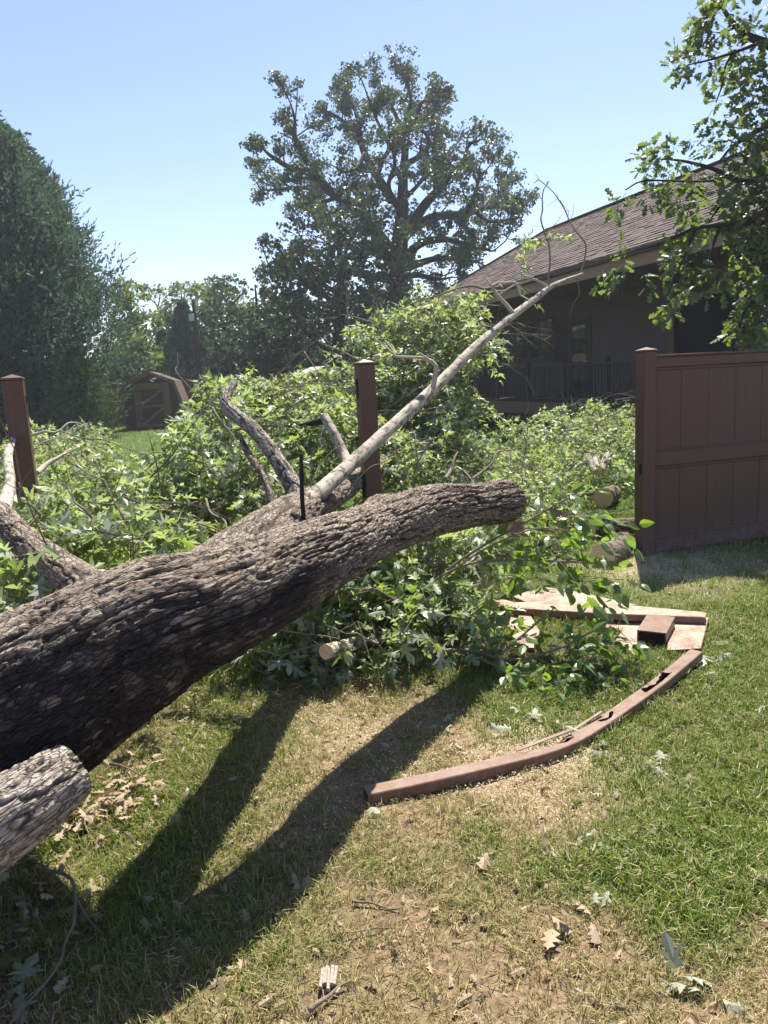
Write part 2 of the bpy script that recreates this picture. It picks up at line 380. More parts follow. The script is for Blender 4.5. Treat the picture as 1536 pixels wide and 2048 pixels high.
# ------------------------------------------------------------------ the ground
def gz(x, y):
    x = np.asarray(x, float); y = np.asarray(y, float)
    near = np.exp(-(x * x + (y - 4) ** 2) / 120)
    return (fbm(x * 1.3, y * 1.3, 0, 3, 3) - .5) * .05 * near + (fbm(x * 9, y * 9, 0, 5, 2) - .5) * .018 * near
def greenness(x, y):
    x = np.asarray(x, float); y = np.asarray(y, float)
    n = fbm(x * 1.7, y * 1.7, 0, 21, 4) - .5
    right = sstep(.35, 1.25, x + .10 * (y - 2.5) + n * 1.3) * sstep(1.7, 2.3, y + n)
    left = sstep(-.25, -.9, x + n * 1.2) * sstep(1.5, 2.3, y) * .55
    far = sstep(6.5, 9, y)
    g = .20 + .95 * n + .75 * right + left * .8 + far * .8
    return np.clip(g, 0, 1)
CHIPS = [(gnd(1090, 1490)[:2], .34, 1.0), (gnd(690, 1450)[:2], .32, .5), (gnd(560, 1420)[:2], .22, .3), (gnd(640, 1600)[:2], .18, .5), (gnd(1000, 1550)[:2], .26, .5), (gnd(1330, 1135)[:2], .5, 1.5),
         (gnd(1240, 1130)[:2], .35, 1.0), (gnd(1480, 1125)[:2], .45, .7), (gnd(1090, 1610)[:2], .16, .5), (gnd(820, 1530)[:2], .2, .4), (gnd(1430, 1235)[:2], .3, .4)]
def chips(x, y):
    o = 0
    for (c, r, w) in CHIPS:
        o = np.maximum(o, w * np.exp(-((x - c[0]) ** 2 + (y - c[1]) ** 2) / (r * r)))
    return np.clip(o * (.5 + fbm(x * 6, y * 6, 0, 9, 3)), 0, 1)
def axis(lo, hi, fine, n1, far, k=26):
    a = np.linspace(lo, hi, n1); e = np.geomspace(fine, far, k)
    return np.concatenate([lo - e[::-1], a, hi + e])
gx = axis(-5, 5, .1, 150, 700); gy = axis(0, 10, .1, 150, 700)
X, Y = np.meshgrid(gx, gy); Z = gz(X, Y); nx, ny = len(gx), len(gy)
i = (np.arange(ny - 1)[:, None] * nx + np.arange(nx - 1)[None]).ravel()
g = MB(); g.add(np.stack([X, Y, Z], -1).reshape(-1, 3), np.stack([i, i + 1, i + nx + 1, i + nx], 1), green=greenness(X, Y).ravel(), chips=chips(X, Y).ravel())
tag(g.build('ground', M['ground'], smooth=True), 'patchy lawn with dry soil and sawdust', None, kind='structure')

# ------------------------------------------------------------------ house
hu = np.array([-.29, .957, 0]); hv = np.array([.957, .29, 0]); P0 = np.array([5.05, 17.1, 0])
def hp(s, t, z): return P0 + hu * s + hv * t + np.array([0, 0, z])
HR = np.stack([hu, hv, [0, 0, 1]], 1)
house = thing('house', 'long brown house with hipped shingle roof and covered deck', 'house', hp(5, 5, 0))
def hbox(mb, s0, s1, t0, t1, z0, z1, ch=0.0):
    return box(mb, hp((s0 + s1) / 2, (t0 + t1) / 2, (z0 + z1) / 2), (abs(s1 - s0), abs(t1 - t0), abs(z1 - z0)), HR, ch)
DK, WT, EV = .86, 3.70, 3.72
w = MB()
hbox(w, .62, 9.28, 2.12, 2.30, .1, WT)                 # wall core behind the boards
hbox(w, -5.0, -1.52, 2.12, 2.30, .1, WT); hbox(w, -1.52, .42, 2.12, 2.30, 3.12, WT); hbox(w, -1.52, .42, 2.12, 2.30, .1, 1.4)
hbox(w, 9.10, 9.28, 2.30, 4.6, .1, WT); hbox(w, 9.28, 12.4, 4.45, 4.6, .1, WT)
hbox(w, 12.3, 12.42, 4.6, 10.5, .1, WT); hbox(w, -5.0, 12.4, 10.4, 10.6, .1, WT)
hbox(w, 12.28, 12.42, .1, 4.6, .1, WT); hbox(w, -5.1, -5.0, 2.12, 10.5, .1, WT); hbox(w, -3.0, 2.0, 5.0, 5.1, .1, WT)
hbox(w, -5.2, 12.6, -.28, 10.8, WT + .02, WT + .06)    # soffit
wall = w.build('wall', M['siding'], house)
# openings cut out of the board courses: (s0, s1, z0, z1)
DOOR = (3.97, 4.98, DK, 3.0); WIN = (5.95, 8.35, 2.03, 3.18)
def board_run(s0, s1, z0, z1, t):
    b = MB(); a = hp(s0, t, 0); e = hp(s1, t, 0)
    prism(b, [(0.0, z0), (-.028, z0), (-.006, z1 + .02), (0.0, z1 + .02)], a, e, hv, (0, 0, 1)); return b
zc = DK - .3
while zc < WT - .02:
    z1 = min(zc + .165, WT)
    cuts = [(.62, 9.28)]
    for (a, b, c0, c1) in (DOOR, WIN):
        if z1 > c0 - .06 and zc < c1 + .06:
            cuts = [q for (p, r) in cuts for q in ((p, a - .08), (b + .08, r)) if q[1] > q[0]] if True else cuts
            cuts = [q for q in cuts if q[1] - q[0] > .05]
    for (p, r) in cuts: board_run(p, r, zc, z1, 2.118).build('siding_board', M['siding'], wall)
    if zc > 3.1: board_run(-5.0, .42, zc, z1, 2.118).build('siding_board', M['siding'], wall)
    zc += .165
def frame4(s0, s1, z0, z1, w_, t0, t1, name, mat, par):
    b = MB(); hbox(b, s0 - w_, s0, t0, t1, z0, z1, .006); hbox(b, s1, s1 + w_, t0, t1, z0, z1, .006)
    hbox(b, s0 - w_, s1 + w_, t0 - .002, t1, z1, z1 + w_, .006); hbox(b, s0 - w_, s1 + w_, t0 - .002, t1, z0 - w_, z0, .006)
    return b.build(name, mat, par)
wf = MB(); hbox(wf, WIN[0], WIN[1], 2.085, 2.119, WIN[2], WIN[3]); win = wf.build('window', M['trim_dark'], house)
frame4(*WIN, .07, 2.04, 2.115, 'frame', M['trim_dark'], win)
third = (WIN[1] - WIN[0]) / 3
for k in range(3):
    b = MB(); hbox(b, WIN[0] + third * k + .03, WIN[0] + third * (k + 1) - .03, 2.07, 2.083, WIN[2] + .03, WIN[3] - .03); b.build('pane', M['glass'], win)
for k in (1, 2):
    b = MB(); hbox(b, WIN[0] + third * k - .028, WIN[0] + third * k + .028, 2.05, 2.084, WIN[2], WIN[3], .004); b.build('mullion', M['trim_dark'], win)
b = MB(); hbox(b, DOOR[0], DOOR[1], 2.075, 2.118, DOOR[2], DOOR[3], .005); door = b.build('door', M['rail'], house)
frame4(DOOR[0], DOOR[1], DOOR[2] + .09, DOOR[3], .08, 2.05, 2.117, 'frame', M['trim_dark'], door)
b = MB(); hbox(b, DOOR[0] + .15, DOOR[1] - .15, 2.062, 2.074, DOOR[2] + .25, DOOR[3] - .15); b.build('pane', M['glass'], door)
b = MB(); tube(b, [hp(DOOR[0] + .09, 2.074, 1.85), hp(DOOR[0] + .09, 2.02, 1.85), hp(DOOR[0] + .2, 2.02, 1.85)], [.012] * 3, 6); b.build('handle', M['white_box'], door)
for s0, s1 in ((.42, .62), (9.22, 9.36), (-1.72, -1.52)):
    b = MB(); hbox(b, s0, s1, 2.06, 2.125, .1, WT, .008); b.build('corner_board', M['trim_dark'] if s0 < -1 else M['deck'], house)
b = MB(); hbox(b, -1.52, .42, 2.18, 2.19, 1.4, 3.12); sc1 = b.build('porch_screen_and_shade', M['screen'], house)
frame4(-1.52, .42, 1.4, 3.12, .06, 2.08, 2.121, 'frame', M['trim_dark'], sc1)
b = MB(); hbox(b, 9.36, 12.3, 4.42, 4.44, DK, 3.2); b.build('porch_screen_and_shade', M['screen'], house)  # near-black sheet on the solid back wall, recess shade put into colour
# roof: main slope, hip at the far end
RD, RH = 3.82, 2.30
eA, eB = hp(-5.4, -.30, EV + .18), hp(12.65, -.30, EV + .18)
rA, rB = hp(-5.4, RD - .30, EV + .18 + RH), hp(12.65 - RD, RD - .30, EV + .18 + RH)
t2 = 10.9; eC = hp(12.65, t2, EV + .18); rC = hp(12.65 - RD, t2 - RD, EV + .18 + RH); eD = hp(-5.4, t2, EV + .18); rD = hp(-5.4, t2 - RD, EV + .18 + RH)
r = MB(); V = np.array([eA, eB, rA, rB, eC, rC, eD, rD]); V = np.concatenate([V, V - [0, 0, .16]])
Fq = np.array([[0, 1, 3, 2], [1, 4, 5, 3], [4, 6, 7, 5], [2, 3, 5, 7], [8, 10, 11, 9], [0, 8, 9, 1], [1, 9, 12, 4], [0, 2, 10, 8]])
r.add(V, Fq); roof = r.build('roof', M['roof_deck'], house)
slope = norm(rA - eA); nrm = norm(np.cross(eB - eA, rA - eA)); nrm = nrm if nrm[2] > 0 else -nrm
L = np.linalg.norm(rA - eA); rows = int(L / .15); cols = []
for k in range(rows + 1):
    y0 = k * .15; y1 = min(y0 + .19, L + .02)
    smax = 18.05 - y0 / L * RD
    s = (k % 3) * .11
    while s < smax - .02:
        wd = random.uniform(.17, .36); s1 = min(s + wd, smax)
        cols.append((s, s1 - .012, y0, y1, random.uniform(.012, .030))); s = s1
def shing(mb, q):
    s, s1, y0, y1, th = q
    a0 = eA + hu * s + slope * y0; a1 = eA + hu * s1 + slope * y0; b0 = eA + hu * s + slope * y1; b1 = eA + hu * s1 + slope * y1
    V = np.array([a0, a1, b1, b0, a0 + nrm * th, a1 + nrm * th, b1 + nrm * .006, b0 + nrm * .006])
    mb.add(V, np.array([[4, 5, 6, 7], [0, 1, 5, 4], [0, 4, 7, 3], [1, 2, 6, 5]]), rnd=random.random())
cols.sort(key=lambda q: (0 if 3.2 < q[0] < 8.0 and q[2] < 2.2 else 1, q[0] + q[2] * .6))
for q in cols[:298]: b = MB(); shing(b, q); b.build('shingle', M['shingle'], roof)
b = MB()
for q in cols[298:]: shing(b, q)
L2 = np.linalg.norm(rB - eB)
tag(b.build('shingles', M['shingle'], roof), kind='stuff')
b = MB(); up3 = np.array([0, 0, .02])
bar(b, rA + up3, rB + up3, .26, .03, ch=.008); bar(b, rB + up3, eB + up3, .26, .03, ch=.008); b.build('ridge_cap', M['shingle'], roof)
b = MB(); hbox(b, -5.4, 12.6, -.34, -.30, EV - .15, EV + .19, .006); b.build('fascia', M['trim'], house)
b = MB(); a, e = hp(-5.4, -.41, EV + .19), hp(12.65, -.41, EV + .19)
prism(b, [(-.06, .0), (-.055, -.10), (.03, -.12), (.068, -.11), (.068, .0), (.055, .0), (.05, -.09), (-.045, -.085), (-.05, 0)], a, e, hv, (0, 0, 1)); b.build('gutter', M['trim_dark'], house)
# deck and railing
b = MB(); hbox(b, -5, 12.4, .02, 2.1, DK - .06, DK); deck = b.build('deck_floor', M['deck'], house)
b = MB(); hbox(b, -5, 9.3, -.03, .015, DK - .32, DK - .005, .006); b.build('rim_beam', M['deck'], deck)
for s in (-3.66, 0, 3.66, 7.32):
    b = MB(); hbox(b, s - .07, s + .07, .05, .19, -.02, DK - .07, .006); b.build('deck_post', M['trim_dark'], deck)
S0, DS = 0.0, 1.83
posts = [S0 + DS * k for k in range(-2, 6)]
rl = MB(); hbox(rl, posts[0], posts[-1], -.01, .07, DK + .87, DK + .91, .008); railing = rl.build('railing', M['rail'], house)
b = MB(); hbox(b, posts[0], posts[-1], .012, .048, DK + .09, DK + .125, .004); b.build('bottom_rail', M['rail'], railing)
for s in posts:
    b = MB(); hbox(b, s - .05, s + .05, -.02, .08, DK - .2, DK + 1.0, .006)
    hbox(b, s - .06, s + .06, -.03, .09, DK + 1.0, DK + 1.03, .008); b.build('rail_post', M['rail'], railing)
bm = MB(); hbox(bm, -.009, .009, .021, .039, DK + .125, DK + .87); bme = bm.mesh('baluster', M['rail'], house['_o'])
for k in range(len(posts) - 1):
    for q in range(1, 15):
        o = bpy.data.objects.new('baluster', bme); o.parent = railing; C.objects.link(o)
        o.location = hu * (posts[k] + DS * q / 15)

# ------------------------------------------------------------------ shed, far fence, pole, second hut
def local(base, yaw):
    c, s_ = math.cos(yaw), math.sin(yaw); R = np.array([[c, -s_, 0], [s_, c, 0], [0, 0, 1.0]]); b0 = np.asarray(base, float)
    return R, (lambda x, y, z: b0 + R @ np.array([x, y, z], float))
sb = at(309, 843, 33.0); sb[2] = 0.02
SR, S = local(sb, math.radians(9))
shed = thing('shed', 'small brown barn-style garden shed with tan door braces', 'shed', sb)
def sbox(mb, x0, x1, y0, y1, z0, z1, ch=.0): return box(mb, S((x0 + x1) / 2, (y0 + y1) / 2, (z0 + z1) / 2), (x1 - x0, y1 - y0, z1 - z0), SR, ch)
prof = [(-1.17, 0), (1.17, 0), (1.17, 1.02), (.93, 1.92), (0, 2.30), (-.93, 1.92), (-1.17, 1.02)]
for name, y0, y1 in (('front_wall', 0, .08), ('rear_wall', 2.92, 3.0)):
    b = MB(); prism(b, prof, S(0, y0, 0), S(0, y1, 0), SR[:, 0], SR[:, 2]); b.build(name, M['shed_wall'], shed)
for sx in (-1, 1):
    b = MB(); sbox(b, min(sx * 1.09, sx * 1.17), max(sx * 1.09, sx * 1.17), .08, 2.92, 0, 1.02); b.build('side_wall', M['shed_wall'], shed)
b = MB(); rp = [(-1.25, .95), (-.96, 1.95), (0, 2.36), (.96, 1.95), (1.25, .95)]; ro = [(x * 1.035, z + .05) for x, z in rp]
prism(b, rp + ro[::-1], S(0, -.15, 0), S(0, 3.15, 0), SR[:, 0], SR[:, 2]); b.build('roof', M['shed_roof'], shed)
for k in range(4):
    b = MB(); a, e = rp[k], rp[k + 1]; bar(b, S(a[0], -.165, a[1] - .03), S(e[0], -.165, e[1] - .03), .03, .13, up=np.cross(norm(S(e[0], 0, e[1]) - S(a[0], 0, a[1])), SR[:, 1]), ch=.004); b.build('roof_trim', M['shed_trim'], shed)
b = MB(); sbox(b, -.60, .60, -.03, -.004, .06, 1.78); sdoor = b.build('door', M['shed_wall'], shed)
for x0, x1, z0, z1 in ((-.74, -.60, .04, 1.92), (.60, .74, .04, 1.92), (-.60, .60, 1.78, 1.92), (-.60, -.47, .06, 1.78), (.47, .60, .06, 1.78), (-.47, .47, 1.66, 1.78), (-.47, .47, .88, .99), (-.47, .47, .06, .17)):
    b = MB(); sbox(b, x0, x1, -.062, -.031, z0, z1, .004); b.build('door_trim', M['shed_trim'], sdoor)
for a, e in (((-.44, 1.02), (.44, 1.63)), ((-.44, .20), (.44, .85))):
    b = MB(); bar(b, S(a[0], -.045, a[1]), S(e[0], -.045, e[1]), .025, .11, up=np.cross(SR[:, 1], norm(S(e[0], 0, e[1]) - S(a[0], 0, a[1])))); b.build('brace', M['shed_trim'], sdoor)
for z in (.3, 1.0, 1.6):
    b = MB(); sbox(b, -.66, -.42, -.07, -.063, z - .03, z + .03); b.build('hinge', M['rail'], sdoor)

ff = thing('board_fence', 'tall red-brown board fence running behind the small shed', 'fence', (-12, 37, 0))
fa, fe = np.array([-34.0, 35.0, 0]), np.array([3.0, 38.5, 0]); fd = norm(fe - fa); FL = np.linalg.norm(fe - fa)
bm = MB(); FRm = np.stack([fd, np.cross([0, 0, 1.0], fd), [0, 0, 1]], 1); box(bm, np.array([0, 0, 1.02]), (.135, .022, 1.96), FRm, .004); bme = bm.mesh('board', M['far_fence'])
k = 0; s = .07
while s < FL and k < 262:
    o = bpy.data.objects.new('board', bme); o.parent = ff; C.objects.link(o); o.location = fa + fd * s - np.array(ff['_o']) + np.array([0, 0, random.uniform(-.015, .02)]); s += .1415; k += 1
for z in (.35, 1.0, 1.7):
    b = MB(); bar(b, fa + [0, .035, z], fe + [0, .035, z], .04, .09); b.build('rail', M['far_fence'], ff)
for k in range(0, 16):
    b = MB(); box(b, fa + fd * (k * 2.44) + np.array([0, .1, 1.05]), (.10, .10, 2.1), FRm, .006); b.build('post', M['far_fence'], ff)

pb = at(397, 745, 41.0); pb[2] = 0
pole = thing('utility_pole', 'thin dark utility pole with a white box near its top', 'pole', pb)
pt = at(387, 600, 41.0)
b = MB(); tube(b, [pb - [0, 0, .3], (pb + pt) / 2, [pt[0], pt[1], pt[2]]], [.15, .13, .10], 10, 8); b.build('shaft', M['pole'], pole, smooth=True)
pc = at(383, 635, 40.8)
b = MB(); box(b, pc, (.26, .2, .36), None, .02); b.build('meter_box', M['white_box'], pole)
b = MB(); bar(b, pc + [.1, .1, .05], pc + [.3, .25, .05], .04, .04); b.build('bracket', M['pole'], pole)

hb = at(640, 800, 25.0); hb[2] = 0
hut = thing('garden_hut', 'low dark brown hut with pale roof behind the fallen crown', 'hut', hb)
HRm, Hh = local(hb, .5)
b = MB(); box(b, Hh(0, 0, .95), (.95, .9, 1.9), HRm, .01); b.build('wall', M['far_fence'], hut)
b = MB(); prism(b, [(-.65, 0), (0, .22), (.65, 0), (.65, .05), (0, .28), (-.65, .05)], Hh(0, -.6, 1.86), Hh(0, .6, 1.86), HRm[:, 0], HRm[:, 2]); b.build('roof', M['pale_roof'], hut)
b = MB(); box(b, Hh(0, -.46, .8), (.5, .03, 1.5), HRm, .004); b.build('door', M['trim_dark'], hut)

# ------------------------------------------------------------------ near fence: posts and the standing panel
fdir = np.array([math.cos(math.radians(18)), math.sin(math.radians(18)), 0]); fn = np.array([fdir[1], -fdir[0], 0])
PR = np.stack([fdir, -fn, [0, 0, 1]], 1)
RP = np.array([2.317, 6.685, 0])
def post(par, base, tilt=(0, 0), h=1.80, slots=()):
    lean = np.array([tilt[0], tilt[1], 1.0]); z = norm(lean); x = norm(fdir - z * (fdir @ z)); y = np.cross(z, x); R = np.stack([x, y, z], 1)
    b = MB(); box(b, base + z * (h / 2 - .1), (.127, .127, h + .2), R, .005); p = b.build('shaft', M['fence'], par)
    c = MB(); box(c, base + z * (h + .008), (.136, .136, .016), R, .004)
    q = .066; V = np.array([[-q, -q, 0], [q, -q, 0], [q, q, 0], [-q, q, 0], [0, 0, .024]]) @ R.T + base + z * (h + .016)
    c.add(V, [np.array([[0, 1, 4], [1, 2, 4], [2, 3, 4], [3, 0, 4]]), np.array([[3, 2, 1, 0]])]); c.build('cap', M['fence'], par)
    for (sx, zz, hh) in slots:
        d = MB(); box(d, base + z * zz + x * sx * .0605, (.01, .046, hh), R)
        box(d, base + z * (zz + hh * .36) + x * sx * .066 + y * .02, (.006, .02, hh * .3), R); d.build('rail_slot_shade', M['hollow'], par)  # solid dark blocks, the shade of the routed hole put into colour
    return p
panel = thing('privacy_fence', 'standing brown privacy fence panel with its posts beside the deck', 'fence panel', RP)
post(panel, RP, (0, 0), 1.80); post(panel, RP + fdir * 2.51)
b = MB(); d = RP + fdir * -.064; box(b, d + np.array([0, 0, .79]) + fn * .02, (.004, .03, .09), PR); b.build('rail_slot_shade', M['hollow'], panel)  # dark block painted as the shade of a hole
def prail(z0, z1, dep, name):
    b = MB(); a = RP + fdir * .064; e = RP + fdir * 2.446; zz = np.array([0, 0, (z0 + z1) / 2]); bar(b, a + zz, e + zz, dep, z1 - z0, ch=.008); return b.build(name, M['fence_h'], panel)
prail(1.66, 1.75, .05, 'top_rail'); prail(1.752, 1.772, .062, 'top_rail_cap'); prail(.80, .93, .05, 'mid_rail'); prail(.02, .15, .05, 'bottom_rail')
prail(1.635, 1.66, .036, 'trim_strip'); prail(.93, .95, .036, 'trim_strip'); prail(.775, .80, .036, 'trim_strip'); prail(.15, .175, .036, 'trim_strip')
for (z0, z1) in ((.175, .775), (.95, 1.635)):
    n = 8; wd = 2.382 / n
    for k in range(n):
        b = MB(); c = RP + fdir * (.064 + wd * (k + .5)) + np.array([0, 0, (z0 + z1) / 2]) + fn * random.uniform(-.001, .001)
        box(b, c, (wd - .002, .022, z1 - z0), PR, .003); b.build('board', M['fence'], panel)
LP = RP - fdir * 4.96; CP = RP - fdir * 2.52
pl = thing('fence_post', 'leaning brown fence post standing alone in leaves near the cut limb', 'fence post', LP, 'bare fence posts'); post(pl, LP, (-.004, 0), slots=((1, 1.62, .15), (1, .85, .13)))
pc_ = thing('fence_post', 'upright brown fence post behind the fallen trunk, crossed by a pale limb', 'fence post', CP, 'bare fence posts'); post(pc_, CP, (-.008, 0), slots=((-1, 1.62, .15), (-1, .85, .13)))

# ------------------------------------------------------------------ helpers: leaves and branches
def half_leaf(half, fold=.25, curl=.15, hub=(0, .33)):
    """leaf of unit length along +Y from half an outline; fold along the midrib, tip curling down"""
    h = np.array(half, float); L_ = np.concatenate([h, (h * [-1, 1])[::-1][1:-1]]) if True else h
    V = np.concatenate([L_, [hub]]); z = -fold * np.abs(V[:, 0]) - curl * V[:, 1] ** 2
    n = len(L_); F = np.array([[n, (i + 1) % n, i] for i in range(n)])
    return np.concatenate([V, z[:, None]], 1), F
MAPLE = [(0, 0), (.34, .06), (.12, .24), (.50, .55), (.27, .53), (.09, .45), (.19, .74), (0, 1)]
MAPLE_LOW = [(0, 0), (.40, .30), (.13, .36), (0, 1)]
OAKL = [(0, 0), (.05, .12), (.20, .24), (.08, .36), (.33, .52), (.14, .62), (.27, .84), (0, 1)]
OAK_LOW = [(0, 0), (.20, .25), (.12, .42), (.32, .62), (0, 1)]
OVATE = [(0, 0), (.22, .16), (.29, .36), (.20, .66), (0, 1)]
T_MAPLE = [half_leaf(MAPLE, f, c) for f, c in ((.3, .15), (.6, .35), (.1, .5))]
T_MAPLE_L = half_leaf(MAPLE_LOW, .35, .2)
T_OAK = [half_leaf(OAKL, f, c, (0, .45)) for f, c in ((.25, .1), (.5, .25))]
T_OAK_L = half_leaf(OAK_LOW, .3, .2, (0, .45))
T_OVATE = [half_leaf(OVATE, f, c) for f, c in ((.35, .2), (.15, .4), (.6, .3))]
T_CARD = (np.array([[-.5, 0, 0], [0, -.5, .12], [.5, 0, 0], [0, .5, .1]]), np.array([[0, 1, 2], [0, 2, 3]]))
T_SPRIG = (np.array([[0, 0, 0], [.14, .4, .03], [0, 1, 0], [-.14, .45, -.03]]), np.array([[0, 1, 2], [0, 2, 3]]))

def leaf_frames(axis, nrm_):
    y = norm(axis); x = norm(np.cross(y, nrm_)); z = np.cross(x, y); return np.stack([x, y, z], -1)   # N,3,3 columns
def put_leaves(mb, T, pos, Rm, size, rnd=None):
    V, F = T; N = len(pos)
    if N == 0: return
    W_ = np.einsum('nij,mj->nmi', Rm, V) * np.asarray(size).reshape(-1, 1, 1) + pos[:, None]
    FF = (F[None] + (np.arange(N) * len(V))[:, None, None]).reshape(-1, 3)
    rnd = rng.random(N) if rnd is None else rnd
    mb.add(W_.reshape(-1, 3), FF, rnd=np.repeat(rnd, len(V)))
def tubes(mb, Pm, Rm, sides=3):
    """many thin tubes at once: Pm (N,k,3), Rm (N,k)"""
    N, k, _ = Pm.shape; t = norm(np.gradient(Pm, axis=1)); ref = np.where(np.abs(t[..., 2:3]) < .9, [[[0, 0, 1.0]]], [[[1.0, 0, 0]]])
    X = norm(np.cross(t, ref)); Y = np.cross(X, t); a = np.arange(sides) / sides * 2 * PI
    V = Pm[:, :, None] + Rm[:, :, None, None] * (np.cos(a)[:, None] * X[:, :, None] + np.sin(a)[:, None] * Y[:, :, None])
    i = np.arange(k - 1)[:, None] * sides; j = np.arange(sides)[None]
    F = np.stack([i + j, i + (j + 1) % sides, i + sides + (j + 1) % sides, i + sides + j], -1).reshape(1, -1, 4) + (np.arange(N) * k * sides)[:, None, None]
    mb.add(V.reshape(-1, 3), F.reshape(-1, 4), bark=.5)
def rand_dirs(n): return norm(rng.normal(size=(n, 3)))
def sprays(tw, base, d, length, nl, size, droop=.5, spread=.8, rad=.004, flat=.5, hang=.35, flip=0.0):
    """leafy twigs: base (N,3), direction (N,3), length (N,); nl leaves each. Adds the twigs to tw, returns leaves"""
    N = len(base); d = norm(d); k = 5; t = np.linspace(0, 1, k)
    Pm = base[:, None] + d[:, None] * (length[:, None] * t)[..., None]
    wob = rng.normal(size=(N, 1, 3)) * length[:, None, None] * .12
    Pm = Pm + wob * (t * (1 - t) * 2)[None, :, None]; Pm[:, :, 2] -= droop * length[:, None] * t[None] ** 2 * .5
    if tw is not None: tubes(tw, Pm, rad * (1.1 - t)[None] * np.ones((N, 1)))
    tl = np.linspace(.22, 1.0, nl)[None] + rng.normal(size=(N, nl)) * .04; tl = np.clip(tl, 0, 1)
    q = tl * (k - 1); i0 = np.clip(q.astype(int), 0, k - 2); fr = (q - i0)[..., None]; r_ = np.arange(N)[:, None]
    pos = Pm[r_, i0] * (1 - fr) + Pm[r_, i0 + 1] * fr
    tan = norm(Pm[r_, i0 + 1] - Pm[r_, i0])
    side = norm(np.cross(tan, np.array([0, 0, 1.0]) + rng.normal(size=(N, 1, 3)) * flat)); sg = np.where(np.arange(nl) % 2 == 0, 1, -1)[None, :, None]
    tipw = np.clip((tl - .8) / .2, 0, 1)[..., None]
    ax = norm(tan * (.5 + .6 * tipw) + side * sg * spread * (1 - .7 * tipw) + rng.normal(size=(N, nl, 3)) * .35 + np.array([0, 0, -hang]))
    nr = norm(np.array([0, 0, 1.0]) + rng.normal(size=(N, nl, 3)) * .75)
    nr = nr * np.where(rng.random((N, nl, 1)) < flip, -1, 1)
    pet = size * rng.uniform(.15, .5, (N, nl, 1)); pos = pos + ax * pet
    return pos.reshape(-1, 3), leaf_frames(ax, nr).reshape(-1, 3, 3), (size * rng.uniform(.6, 1.2, (N, nl))).reshape(-1)
def in_view(p):
    d = p - CAM; z = d @ _f; zz = np.maximum(z, .05)
    return z, 768 + FPX * (d @ _r) / zz, 1024 - FPX * (d @ _u) / zz
def leaf_objects(parent, Ts, mat, pos, Rm, size, n=299):
    """the n leaves that show largest become parts of their own; returns a mask of the rest"""
    z, px, py = in_view(pos); ok = (z > .3) & (px > -20) & (px < 1556) & (py > -20) & (py < 2068)
    score = np.where(ok, size / np.maximum(z, .3), -1); idx = np.argsort(-score)[:n]; idx = idx[score[idx] > 0]
    mes = [MB().add(V, F).mesh('leaf', mat) for V, F in Ts]; off = np.array(parent['_o'])
    for c, i in enumerate(idx):
        o = bpy.data.objects.new('leaf', mes[c % len(mes)]); o.parent = parent; C.objects.link(o)
        m4 = Matrix(np.vstack([np.hstack([Rm[i] * size[i], (pos[i] - off)[:, None]]), [0, 0, 0, 1]]).tolist()); o.matrix_local = m4
    keep = np.ones(len(pos), bool); keep[idx] = False; return keep

